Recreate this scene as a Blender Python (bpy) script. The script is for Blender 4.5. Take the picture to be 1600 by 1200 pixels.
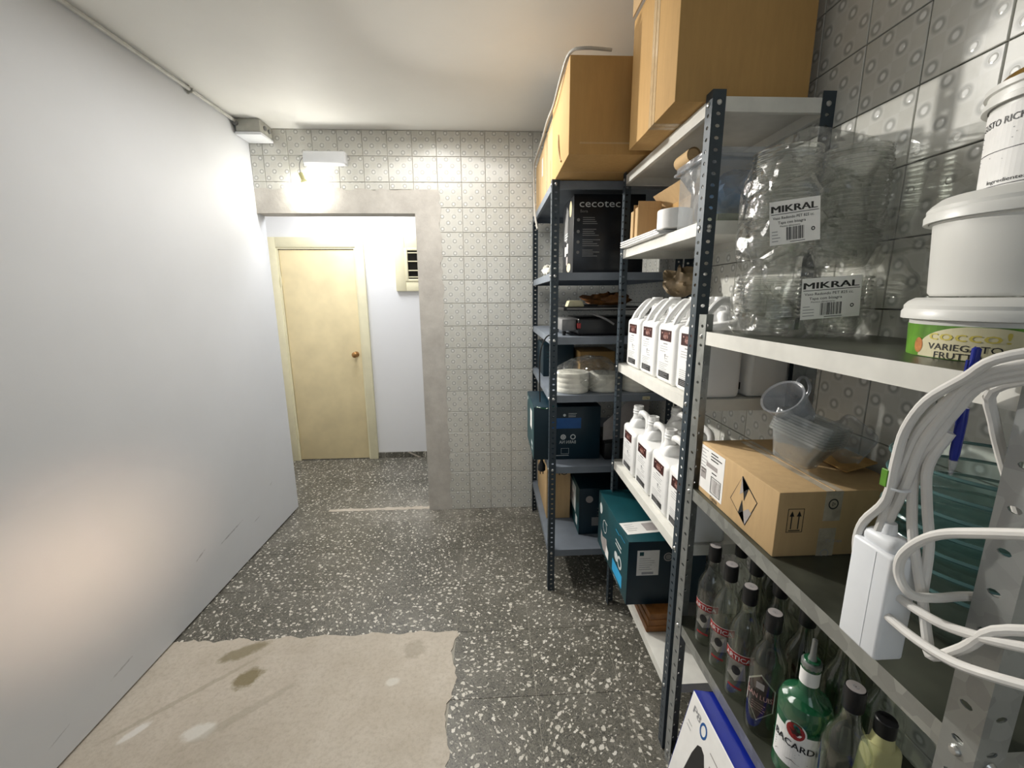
import bpy, bmesh, math, random
from mathutils import Vector, Matrix, Euler
random.seed(7)
for o in list(bpy.data.objects): bpy.data.objects.remove(o)
SC = bpy.context.scene
COL = SC.collection
PI = math.pi

# ------------------------------------------------------------------ camera
cam = bpy.data.cameras.new('camera'); camo = bpy.data.objects.new('camera', cam); COL.objects.link(camo)
def cam_axes(p, yw, r):
    cy, sy, cp, sp = math.cos(yw), math.sin(yw), math.cos(p), math.sin(p)
    f = Vector((sy*cp, cy*cp, -sp)); rt = Vector((cy, -sy, 0)); dn = f.cross(rt)
    c, s = math.cos(r), math.sin(r)
    return c*rt+s*dn, -s*rt+c*dn, f
rt, dn, fw = cam_axes(.2, .047, .0074)
m = Matrix((rt, -dn, -fw)).transposed().to_4x4(); m.translation = (0, 0, 1.5)
camo.matrix_world = m
cam.sensor_fit = 'HORIZONTAL'; cam.sensor_width = 36; cam.lens = 36*660/1600; cam.clip_start = .02; cam.clip_end = 50
SC.camera = camo
# ------------------------------------------------------------------ view, world, lights
SC.view_settings.view_transform = 'Standard'; SC.view_settings.look = 'None'
SC.view_settings.exposure = 0.75; SC.view_settings.gamma = 1; SC.view_settings.use_curve_mapping = False
SC.cycles.transparent_max_bounces = 40; SC.cycles.max_bounces = 10; SC.cycles.diffuse_bounces = 6
W = bpy.data.worlds.new('world'); SC.world = W; W.use_nodes = True
W.node_tree.nodes['Background'].inputs[0].default_value = (.6, .7, .8, 1); W.node_tree.nodes['Background'].inputs[1].default_value = .12
def area(name, loc, target, size, power, color, sy=None, spread=PI):
    l = bpy.data.lights.new(name, 'AREA'); l.energy = power; l.color = color; l.size = size
    if sy: l.shape = 'RECTANGLE'; l.size_y = sy
    l.spread = spread
    o = bpy.data.objects.new(name, l); COL.objects.link(o); o.location = loc
    o.rotation_euler = (Vector(target)-Vector(loc)).to_track_quat('-Z', 'Y').to_euler(); return o
BULB_E = 95.0
area('room_ceiling_fill', (-.35, 2.05, 2.47), (-.3, 2.0, 0), .9, 12.5, (1, .975, .93))  # soft fill added under the ceiling, no fixture there
area('back_window_light', (-.3, -1.5, 1.6), (-.3, 1.5, 1.0), 1.0, 3, (.80, .91, 1), 1.0)
bb = area('bulb_side_fill', (-1.075, 2.70, 2.155), (.65, 1.1, 1.15), .06, 8.5, (1, .965, .90), None, 1.55); bb.data.shape = 'DISK'  # directed disc added at the bulb to brighten the left-facing sides
area('corridor_lamp', (-1.1, 3.45, 2.42), (-1.1, 3.5, 0), .5, 11, (.97, .98, 1))
area('warm_side_lamp', (.30, -.9, 1.15), (-1.44, 1.42, .60), .06, .36, (1, .70, .48), .20, .27)

# ------------------------------------------------------------------ materials
def nt_new(name):
    m = bpy.data.materials.new(name); m.use_nodes = True
    t = m.node_tree; b = t.nodes['Principled BSDF']
    return m, t, b
def N(t, kind, **kw):
    n = t.nodes.new(kind)
    for k, v in kw.items():
        if k[0] == 'i' and k[1:].isdigit():
            i = int(k[1:])
            if isinstance(v, bpy.types.NodeSocket): t.links.new(v, n.inputs[i])
            else: n.inputs[i].default_value = v
        else: setattr(n, k, v)
    return n
def mth(t, op, a, b=None, c=None, clamp=False):
    n = t.nodes.new('ShaderNodeMath'); n.operation = op; n.use_clamp = clamp
    for i, v in enumerate((a, b, c)):
        if v is None: continue
        if isinstance(v, bpy.types.NodeSocket): t.links.new(v, n.inputs[i])
        else: n.inputs[i].default_value = v
    return n.outputs[0]
def mix(t, f, a, b):
    n = t.nodes.new('ShaderNodeMix'); n.data_type = 'RGBA'
    for i, v in ((0, f), (6, a), (7, b)):
        if isinstance(v, bpy.types.NodeSocket): t.links.new(v, n.inputs[i])
        else: n.inputs[i].default_value = v if i == 0 else (*v[:3], 1)
    return n.outputs[2]
def ramp(t, f, lo, hi):
    n = t.nodes.new('ShaderNodeMapRange'); t.links.new(f, n.inputs[0]); n.inputs[1].default_value = lo; n.inputs[2].default_value = hi
    return n.outputs[0]
def noise(t, vec, scale, detail=3, rough=.6):
    n = t.nodes.new('ShaderNodeTexNoise'); n.inputs['Scale'].default_value = scale; n.inputs['Detail'].default_value = detail; n.inputs['Roughness'].default_value = rough
    if vec is not None: t.links.new(vec, n.inputs['Vector'])
    return n.outputs[0]
def bump(t, b, h, strength, dist=.001):
    n = t.nodes.new('ShaderNodeBump'); n.inputs['Strength'].default_value = strength; n.inputs['Distance'].default_value = dist
    t.links.new(h, n.inputs['Height']); t.links.new(n.outputs[0], b.inputs['Normal'])
def plain(name, col, rough=.5, metal=0., var=.06, nscale=25, bmp=0., trans=0., ior=1.45, spec=.5, emis=0, alpha=1, coat=0, sss=0):
    m, t, b = nt_new(name)
    tc = N(t, 'ShaderNodeTexCoord')
    nz = noise(t, tc.outputs['Object'], nscale)
    d = tuple(max(0, c*(1-var*2.2)) for c in col); e = tuple(min(1, c*(1+var*1.2)) for c in col)
    t.links.new(mix(t, ramp(t, nz, .3, .7), d, e), b.inputs['Base Color'])
    b.inputs['Roughness'].default_value = rough; b.inputs['Metallic'].default_value = metal
    b.inputs['Transmission Weight'].default_value = trans; b.inputs['IOR'].default_value = ior
    b.inputs['Specular IOR Level'].default_value = spec; b.inputs['Alpha'].default_value = alpha
    b.inputs['Coat Weight'].default_value = coat
    if emis: b.inputs['Emission Color'].default_value = (*col, 1); b.inputs['Emission Strength'].default_value = emis
    if bmp: bump(t, b, noise(t, tc.outputs['Object'], nscale*4, 4), bmp)
    return m

XLW = -1.44
# painted plaster wall with scuffs
def wall_paint(name, col, blot=.05):
    m, t, b = nt_new(name)
    g = N(t, 'ShaderNodeNewGeometry').outputs['Position']
    n1 = noise(t, g, 1.7, 4); n2 = noise(t, g, 9, 5)
    c = mix(t, ramp(t, n1, .35, .7), tuple(x*(1-blot) for x in col), col)
    st = N(t, 'ShaderNodeMapping'); t.links.new(g, st.inputs[0]); st.inputs[3].default_value = (3, 3, 26); st.inputs[2].default_value = (.75, 0, 0)
    sc = noise(t, st.outputs[0], 1.6, 6, .75)
    sep = N(t, 'ShaderNodeSeparateXYZ'); t.links.new(g, sep.inputs[0])
    low = mth(t, 'LESS_THAN', sep.outputs[2], .42)
    mask = mth(t, 'MULTIPLY', mth(t, 'MULTIPLY', ramp(t, sc, .70, .76), low), .35)
    c = mix(t, mask, c, tuple(x*.45 for x in col))
    for (yy, zz, ry, rz, an, k) in ((2.17, .255, .13, .006, .12, .7), (1.93, .278, .05, .005, .3, .75), (2.42, .20, .05, .004, .1, .5), (1.45, .12, .06, .006, .1, .5), (2.62, .34, .03, .004, .5, .5), (1.20, .10, .05, .004, .2, .4)):
        mp = N(t, 'ShaderNodeMapping'); mp.vector_type = 'TEXTURE'; t.links.new(g, mp.inputs[0]); mp.inputs[1].default_value = (XLW, yy, zz); mp.inputs[2].default_value = (an, 0, 0); mp.inputs[3].default_value = (.05, ry, rz)
        ln = N(t, 'ShaderNodeVectorMath', operation='LENGTH'); t.links.new(mp.outputs[0], ln.inputs[0])
        dd_ = mth(t, 'ADD', ln.outputs['Value'], mth(t, 'MULTIPLY_ADD', noise(t, g, 50, 3, .7), 1.6, -.6))
        c = mix(t, mth(t, 'MULTIPLY', mth(t, 'SUBTRACT', 1, ramp(t, dd_, .6, 1.05)), k), c, tuple(x*.4 for x in col))
    t.links.new(c, b.inputs['Base Color'])
    b.inputs['Roughness'].default_value = .62
    bump(t, b, mth(t, 'ADD', n2, mth(t, 'MULTIPLY', noise(t, g, 160, 2), .25)), .25, .002)
    return m
M_WALL = wall_paint('white_wall_paint', (.68, .70, .73))
M_WALLC = wall_paint('corridor_wall_paint', (.78, .785, .80), .02)
M_CEIL = wall_paint('ceiling_paint', (.88, .875, .84), .05)
M_PLASTER, t, b = nt_new('grey_plaster_render')
g = N(t, 'ShaderNodeNewGeometry').outputs['Position']
n1 = noise(t, g, 6, 6, .7)
t.links.new(mix(t, ramp(t, n1, .35, .65), (.47, .445, .41), (.60, .575, .53)), b.inputs['Base Color']); b.inputs['Roughness'].default_value = .85
bump(t, b, noise(t, g, 14, 8, .7), .9, .004)

# glazed tile with checker of raised rings (UV 0..1 on the tile face)
def ring_tile():
    m, t, b = nt_new('ring_pattern_glazed_tile')
    uv = N(t, 'ShaderNodeUVMap').outputs[0]
    s = N(t, 'ShaderNodeSeparateXYZ'); t.links.new(uv, s.inputs[0])
    u = mth(t, 'MULTIPLY', s.outputs[0], 4); v = mth(t, 'MULTIPLY', s.outputs[1], 4)
    fu, fv = mth(t, 'FRACT', u), mth(t, 'FRACT', v)
    par = mth(t, 'MODULO', mth(t, 'ADD', mth(t, 'FLOOR', u), mth(t, 'FLOOR', v)), 2)
    du, dv = mth(t, 'SUBTRACT', fu, .5), mth(t, 'SUBTRACT', fv, .5)
    d = mth(t, 'SQRT', mth(t, 'ADD', mth(t, 'MULTIPLY', du, du), mth(t, 'MULTIPLY', dv, dv)))
    has = mth(t, 'LESS_THAN', par, .5)
    ringd = mth(t, 'ABSOLUTE', mth(t, 'SUBTRACT', d, .27))
    ring = mth(t, 'MULTIPLY', mth(t, 'SUBTRACT', 1, ramp(t, ringd, .01, .16)), has)
    dot = mth(t, 'MULTIPLY', mth(t, 'SUBTRACT', 1, ramp(t, d, .13, .21)), has)
    oi = N(t, 'ShaderNodeObjectInfo')
    rnd = mth(t, 'MULTIPLY', oi.outputs['Random'], 1)
    base = mix(t, rnd, (.60, .595, .545), (.65, .645, .60))
    base = mix(t, mth(t, 'MULTIPLY', has, .36), base, (.72, .72, .69))
    g = N(t, 'ShaderNodeNewGeometry').outputs['Position']
    nz = noise(t, g, 30, 4)
    base = mix(t, mth(t, 'MULTIPLY', ramp(t, nz, .45, .8), .25), base, (.44, .43, .39))
    c = mix(t, mth(t, 'MULTIPLY', ring, .58), base, (.25, .255, .24))
    c = mix(t, mth(t, 'MULTIPLY', dot, .75), c, (.84, .84, .82))
    t.links.new(c, b.inputs['Base Color']); b.inputs['Roughness'].default_value = .17
    bump(t, b, mth(t, 'ADD', mth(t, 'MULTIPLY', dot, .8), mth(t, 'MULTIPLY', noise(t, g, 22, 3), .5)), .5, .0015)
    return m
M_TILE = ring_tile()
M_GROUT = plain('dark_tile_grout', (.10, .095, .08), .9)

# terrazzo
def terrazzo():
    m, t, b = nt_new('dark_terrazzo')
    g = N(t, 'ShaderNodeNewGeometry').outputs['Position']
    oi = N(t, 'ShaderNodeObjectInfo')
    off = N(t, 'ShaderNodeCombineXYZ'); t.links.new(mth(t, 'MULTIPLY', oi.outputs['Random'], 37), off.inputs[0]); t.links.new(mth(t, 'MULTIPLY', oi.outputs['Random'], 91), off.inputs[1])
    ad = N(t, 'ShaderNodeVectorMath', operation='ADD'); t.links.new(g, ad.inputs[0]); t.links.new(off.outputs[0], ad.inputs[1])
    wn = N(t, 'ShaderNodeTexNoise'); t.links.new(ad.outputs[0], wn.inputs['Vector']); wn.inputs['Scale'].default_value = 55; wn.inputs['Detail'].default_value = 2
    wm = N(t, 'ShaderNodeVectorMath', operation='MULTIPLY_ADD'); t.links.new(wn.outputs[1], wm.inputs[0]); wm.inputs[1].default_value = (.026, .026, 0); t.links.new(ad.outputs[0], wm.inputs[2])
    pm = N(t, 'ShaderNodeVectorRotate'); pm.rotation_type = 'Z_AXIS'; t.links.new(wm.outputs[0], pm.inputs['Vector']); t.links.new(mth(t, 'MULTIPLY', mth(t, 'ROUND', mth(t, 'MULTIPLY', oi.outputs['Random'], 7)), 1.1), pm.inputs['Angle'])
    ps = N(t, 'ShaderNodeVectorMath', operation='MULTIPLY'); t.links.new(pm.outputs[0], ps.inputs[0]); ps.inputs[1].default_value = (1, 1.45, 1)
    P = ps.outputs[0]
    def chips(scale, size, keep):
        v = N(t, 'ShaderNodeTexVoronoi'); v.voronoi_dimensions = '2D'; v.inputs['Scale'].default_value = scale; t.links.new(P, v.inputs['Vector'])
        sp = N(t, 'ShaderNodeSeparateXYZ'); t.links.new(v.outputs['Color'], sp.inputs[0])
        rad = mth(t, 'MULTIPLY_ADD', sp.outputs[1], size*.75, size*.35)
        return mth(t, 'MULTIPLY', mth(t, 'LESS_THAN', v.outputs['Distance'], rad), mth(t, 'LESS_THAN', sp.outputs[0], keep)), sp.outputs[2]
    big, bc = chips(35, .30, .46)
    med, mc = chips(75, .36, .22)
    sm, smc = chips(150, .52, .75)
    spk = noise(t, P, 330, 3, .7)
    c = mix(t, ramp(t, spk, .35, .65), (.048, .045, .036), (.165, .156, .126))
    c = mix(t, mth(t, 'MULTIPLY', sm, .6), c, (.22, .21, .175))
    smb = mth(t, 'MULTIPLY', sm, mth(t, 'GREATER_THAN', smc, .66))
    c = mix(t, mth(t, 'MULTIPLY', smb, .85), c, (.025, .025, .023))
    c = mix(t, med, c, mix(t, mc, (.34, .32, .27), (.60, .57, .50)))
    c = mix(t, big, c, mix(t, bc, (.52, .49, .42), (.72, .69, .62)))
    # plaster dust near the threshold
    sp = N(t, 'ShaderNodeSeparateXYZ'); t.links.new(g, sp.inputs[0])
    dy = mth(t, 'ABSOLUTE', mth(t, 'SUBTRACT', sp.outputs[1], 2.88))
    band = mth(t, 'SUBTRACT', 1, ramp(t, dy, .03, .42))
    bx = mth(t, 'SUBTRACT', 1, ramp(t, mth(t, 'ABSOLUTE', mth(t, 'ADD', sp.outputs[0], .35)), .15, 1.0))
    dn_ = mth(t, 'MULTIPLY', mth(t, 'MULTIPLY', band, bx), ramp(t, noise(t, g, 7, 6, .7), .3, .7))
    c = mix(t, mth(t, 'MULTIPLY', dn_, .6), c, (.55, .52, .46))
    hz = ramp(t, noise(t, g, 3.2, 5, .65), .45, .8)
    c = mix(t, mth(t, 'MULTIPLY', hz, .30), c, (.36, .34, .30))
    t.links.new(c, b.inputs['Base Color']); b.inputs['Roughness'].default_value = .42
    bump(t, b, noise(t, g, 60, 4), .25, .001)
    return m
M_TERR = terrazzo()
M_JOINT = plain('floor_joint_mortar', (.36, .34, .29), .9, nscale=40)
def screed():
    m, t, b = nt_new('worn_screed')
    g = N(t, 'ShaderNodeNewGeometry').outputs['Position']
    n1 = noise(t, g, 3.5, 6, .65); n2 = noise(t, g, 60, 5, .7)
    c = mix(t, ramp(t, n1, .3, .7), (.46, .405, .33), (.60, .545, .47))
    c = mix(t, mth(t, 'MULTIPLY', ramp(t, n2, .46, .7), .5), c, (.36, .31, .24))
    c = mix(t, mth(t, 'MULTIPLY', ramp(t, noise(t, g, 11, 6, .8), .66, .74), .5), c, (.27, .24, .18))
    def spot(c, x, y, rx, ry, ang, col, k):
        mp = N(t, 'ShaderNodeMapping'); mp.vector_type = 'TEXTURE'; t.links.new(g, mp.inputs[0])
        mp.inputs[1].default_value = (x, y, 0); mp.inputs[2].default_value = (0, 0, ang); mp.inputs[3].default_value = (rx, ry, 1)
        ln = N(t, 'ShaderNodeVectorMath', operation='LENGTH')
        fl = N(t, 'ShaderNodeVectorMath', operation='MULTIPLY'); t.links.new(mp.outputs[0], fl.inputs[0]); fl.inputs[1].default_value = (1, 1, 0)
        t.links.new(fl.outputs[0], ln.inputs[0])
        d = mth(t, 'ADD', ln.outputs['Value'], mth(t, 'MULTIPLY_ADD', noise(t, g, 28, 4, .7), 1.1, -.55))
        return mix(t, mth(t, 'MULTIPLY', mth(t, 'SUBTRACT', 1, ramp(t, d, .7, 1.1)), k), c, col)
    c = spot(c, -1.10, 1.625, .10, .035, .5, (.20, .17, .09), .75)
    c = spot(c, -1.01, 1.49, .06, .045, .9, (.19, .155, .07), .85)
    c = spot(c, -1.29, 1.285, .05, .018, .9, (.72, .70, .66), .85)
    c = spot(c, -1.06, 1.275, .055, .035, .2, (.70, .68, .63), .8)
    c = spot(c, -.36, 1.60, .05, .05, .2, (.30, .26, .20), .5)
    c = spot(c, -.42, 1.44, .03, .02, .2, (.68, .66, .6), .7)
    c = spot(c, -1.2, 1.42, .28, .012, .75, (.33, .29, .22), .5)
    c = spot(c, -.95, 1.33, .2, .02, .7, (.36, .32, .25), .45)
    t.links.new(c, b.inputs['Base Color']); b.inputs['Roughness'].default_value = .85
    bump(t, b, mth(t, 'ADD', n2, n1), .6, .004)
    return m
M_SCREED = screed()
# cardboard
def cardboard(name, col, dark=.75):
    m, t, b = nt_new(name)
    o = N(t, 'ShaderNodeTexCoord').outputs['Object']
    mp = N(t, 'ShaderNodeMapping'); t.links.new(o, mp.inputs[0]); mp.inputs[3].default_value = (1, 1, .15)
    n1 = noise(t, mp.outputs[0], 60, 3); n2 = noise(t, o, 4, 4)
    f = mth(t, 'MULTIPLY_ADD', n1, .5, mth(t, 'MULTIPLY', n2, .5))
    t.links.new(mix(t, ramp(t, f, .35, .65), tuple(c*dark for c in col), col), b.inputs['Base Color'])
    b.inputs['Roughness'].default_value = .8; b.inputs['Specular IOR Level'].default_value = .25
    bump(t, b, n1, .15, .0006)
    return m
M_CARD = cardboard('tan_cardboard', (.56, .385, .20), .86)
M_CARD2 = cardboard('brown_cardboard', (.50, .305, .115), .86)
M_TAPE = plain('brown_packing_tape', (.50, .36, .20), .22, nscale=60)
M_TAPEW = plain('clear_printed_tape', (.50, .43, .33), .25, nscale=30, var=.12)
M_SLATE = plain('slate_blue_enamel', (.040, .055, .068), .42, .15, nscale=18)
M_GREYSH = plain('grey_blue_shelf_paint', (.17, .195, .23), .5, nscale=9)
M_WHSH = plain('ivory_shelf_enamel', (.70, .69, .64), .38, nscale=12, var=.05)
def galv(name, c1, c2, rough):
    m, t, b = nt_new(name)
    o = N(t, 'ShaderNodeTexCoord').outputs['Object']
    v = N(t, 'ShaderNodeTexVoronoi'); v.inputs['Scale'].default_value = 45; t.links.new(o, v.inputs['Vector'])
    sp = N(t, 'ShaderNodeSeparateXYZ'); t.links.new(v.outputs['Color'], sp.inputs[0])
    f = mth(t, 'MULTIPLY_ADD', sp.outputs[0], .5, mth(t, 'MULTIPLY', noise(t, o, 14, 5, .7), .5))
    t.links.new(mix(t, f, c1, c2), b.inputs['Base Color']); b.inputs['Metallic'].default_value = .75; b.inputs['Roughness'].default_value = rough
    return m
M_GALV = galv('galvanised_steel', (.26, .27, .265), (.44, .46, .455), .36)
M_SHTOP = plain('shaded_shelf_top', (.085, .088, .068), .35, .3, var=.25, nscale=6)  # galvanised top with its shadow put into the dark colour
M_GALVSH = galv('galvanised_shelf_steel', (.26, .265, .25), (.50, .51, .48), .45)
M_BOLT = plain('zinc_bolt', (.6, .6, .58), .3, .9)
M_HDPE = plain('white_hdpe_plastic', (.80, .80, .79), .33, var=.015, nscale=8)
M_PP = plain('milky_bucket_plastic', (.74, .735, .70), .36, var=.02, nscale=6)
M_PAPER = plain('label_paper', (.74, .73, .70), .6, var=.04)
M_PAPERW = plain('white_label_paper', (.82, .81, .79), .55, var=.02)
M_PAPERG = plain('grey_block_print', (.36, .33, .32), .6)
M_INK = plain('black_ink', (.02, .02, .02), .5)
M_INKG = plain('grey_fine_print', (.32, .32, .33), .6)
M_MAROON = plain('dark_maroon_label_print', (.045, .012, .012), .4)
M_BROWNPR = plain('brown_print', (.16, .055, .04), .5, var=.3, nscale=200)
M_RED = plain('red_label_print', (.30, .02, .02), .45)
M_PINK = plain('pink_print', (.50, .30, .27), .5, var=.2, nscale=200)
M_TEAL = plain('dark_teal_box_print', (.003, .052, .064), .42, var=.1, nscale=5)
M_TEALD = plain('shaded_teal_box_print', (.002, .020, .034), .42, var=.1, nscale=5)  # darker copy of the teal, shade of the unlit faces in its colour
M_CYAN = plain('cyan_print', (.03, .36, .68), .45)
M_BLUEP = plain('blue_print', (.012, .09, .30), .45)
M_WHPRINT = plain('white_print', (.62, .66, .66), .5)
M_BLACKBOX = plain('black_glossy_box_print', (.008, .010, .014), .3, var=.2)
M_BLACKP = plain('black_plastic', (.012, .012, .013), .35, var=.1)
M_GREYP = plain('grey_plastic', (.2, .2, .2), .45)
M_CABLE = plain('white_cable_sheath', (.72, .70, .67), .42, var=.03)
M_CABLEG = plain('old_grey_cable_sheath', (.42, .40, .36), .5)
M_CREAM = plain('cream_door_paint', (.80, .68, .42), .4, var=.05, nscale=4)
M_CREAM2 = plain('pale_cream_frame_paint', (.78, .73, .52), .42, var=.04, nscale=5)
M_BRASS = plain('worn_brass', (.45, .25, .10), .3, .9)
M_VOID = plain('dark_louvre_glass', (.012, .010, .008), .2)
M_WOOD = plain('orange_stained_wood', (.30, .12, .03), .5, var=.25, nscale=14)
M_PVC = plain('grey_conduit_pvc', (.50, .50, .47), .45)
M_BOXG = plain('grey_junction_box_plastic', (.42, .42, .38), .5)
M_LAMPW = plain('white_luminaire_plastic', (.80, .82, .85), .35, var=.01)
M_BULB = plain('lit_bulb_glass', (1, .965, .88), .4, emis=BULB_E, var=0)
M_COPPER = plain('reddish_wire_joint', (.28, .10, .07), .5)
M_YEL = plain('pale_yellow_plastic', (.62, .60, .30), .4, var=.06, nscale=9)
M_GREENPR = plain('leaf_green_print', (.12, .30, .03), .35, var=.3, nscale=14)
M_LABYEL = plain('cream_yellow_label_print', (.66, .61, .40), .4, var=.04)
M_GOLD = plain('gold_print', (.60, .50, .10), .4)
M_ORANGE = plain('orange_fruit_print', (.52, .20, .06), .4, var=.2, nscale=120)
M_BLUEPEN = plain('blue_pen_plastic', (.008, .02, .24), .25)
M_CARAMEL = plain('brown_caramel_lid', (.22, .13, .03), .2, var=.15)
M_BLUEBOX = plain('royal_blue_box_print', (.006, .02, .30), .4, var=.05)
M_FIBRE = plain('white_fibre_packs', (.76, .74, .66), .75, var=.05, nscale=30, bmp=.4)
M_PAPERBAG = plain('crumpled_brown_paper', (.26, .19, .11), .6, var=.2, nscale=18, bmp=.8)
M_GREEN_L = plain('dark_green_liquid_film', (.02, .14, .06), .2)
M_BLUECL = plain('blue_cloth', (.03, .13, .28), .7, var=.2)
M_GRASS = plain('green_cloth', (.12, .15, .06), .7, var=.2)
def glass(name, col, rough=.03, tr=.75):
    # thin-walled: transparent with fresnel gloss, so nested pieces stay cheap
    m = bpy.data.materials.new(name); m.use_nodes = True; t = m.node_tree; t.nodes.clear()
    out = N(t, 'ShaderNodeOutputMaterial'); tb = N(t, 'ShaderNodeBsdfTransparent'); tb.inputs[0].default_value = (*col, 1)
    gl = N(t, 'ShaderNodeBsdfGlossy'); gl.inputs['Roughness'].default_value = rough; gl.inputs[0].default_value = (.95, .97, .97, 1)
    lw = N(t, 'ShaderNodeLayerWeight'); lw.inputs[0].default_value = .35
    mx = N(t, 'ShaderNodeMixShader'); f = mth(t, 'MULTIPLY_ADD', lw.outputs['Facing'], (1-tr), .05, True)
    t.links.new(f, mx.inputs[0]); t.links.new(tb.outputs[0], mx.inputs[1]); t.links.new(gl.outputs[0], mx.inputs[2])
    t.links.new(mx.outputs[0], out.inputs[0]); return m
M_GLASS = glass('clear_bottle_glass', (.86, .88, .84), .05, .62)
M_TEALG = glass('blue_green_bowl_glass', (.93, .972, .968), .03, .55)
M_DKGLASS = glass('dark_bottle_glass', (.62, .63, .56), .05, .62)
M_RIM = plain('dark_teal_glass_rim', (.10, .20, .20), .12, trans=.3)
def film(name, tint, body, gloss, bscale=14, col=(.7, .7, .68)):
    m = bpy.data.materials.new(name); m.use_nodes = True; t = m.node_tree; t.nodes.clear()
    out = N(t, 'ShaderNodeOutputMaterial'); tb = N(t, 'ShaderNodeBsdfTransparent'); tb.inputs[0].default_value = (*tint, 1)
    df = N(t, 'ShaderNodeBsdfDiffuse'); df.inputs[0].default_value = (*col, 1)
    gl = N(t, 'ShaderNodeBsdfGlossy'); gl.inputs['Roughness'].default_value = .13
    o = N(t, 'ShaderNodeTexCoord').outputs['Object']
    h = noise(t, o, bscale, 5, .6); v = N(t, 'ShaderNodeTexVoronoi'); v.feature = 'DISTANCE_TO_EDGE'; v.inputs['Scale'].default_value = bscale
    wn = N(t, 'ShaderNodeVectorMath', operation='ADD'); nn = N(t, 'ShaderNodeTexNoise'); nn.inputs['Scale'].default_value = 9; t.links.new(o, nn.inputs['Vector'])
    sc = N(t, 'ShaderNodeVectorMath', operation='SCALE'); t.links.new(nn.outputs[1], sc.inputs[0]); sc.inputs['Scale'].default_value = .12
    t.links.new(o, wn.inputs[0]); t.links.new(sc.outputs[0], wn.inputs[1]); t.links.new(wn.outputs[0], v.inputs['Vector'])
    hh = mth(t, 'ADD', h, ramp(t, v.outputs['Distance'], 0, .12))
    bp = N(t, 'ShaderNodeBump'); bp.inputs['Strength'].default_value = 1; bp.inputs['Distance'].default_value = .012; t.links.new(hh, bp.inputs['Height'])
    t.links.new(bp.outputs[0], gl.inputs['Normal'])
    lw = N(t, 'ShaderNodeLayerWeight'); lw.inputs[0].default_value = .4; t.links.new(bp.outputs[0], lw.inputs['Normal'])
    m1 = N(t, 'ShaderNodeMixShader'); m1.inputs[0].default_value = body; t.links.new(tb.outputs[0], m1.inputs[1]); t.links.new(df.outputs[0], m1.inputs[2])
    m2 = N(t, 'ShaderNodeMixShader'); t.links.new(mth(t, 'MULTIPLY_ADD', lw.outputs['Facing'], gloss, .06, True), m2.inputs[0])
    t.links.new(m1.outputs[0], m2.inputs[1]); t.links.new(gl.outputs[0], m2.inputs[2]); t.links.new(m2.outputs[0], out.inputs[0]); return m
M_GREENG = film('green_bottle_glass', (.20, .55, .32), .45, .35, 3, (.02, .19, .08))
M_CLPP = film('cloudy_clear_container', (.93, .94, .94), .24, .35, 4, (.62, .64, .63))
M_PETRIM = film('clear_pet_rim', (.93, .94, .92), .16, .9, 3, (.62, .63, .57))
M_BAG = film('crinkled_clear_film', (.975, .98, .97), .05, .30)
M_PET = film('clear_pet', (.975, .98, .97), .045, .42, 5, (.66, .67, .62))
M_TUBP = film('milky_translucent_plastic', (.88, .90, .91), .24, .2, 4, (.72, .73, .73))
M_PITCH = film('frosted_clear_plastic', (.86, .88, .90), .30, .3, 4, (.6, .62, .66))

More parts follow.
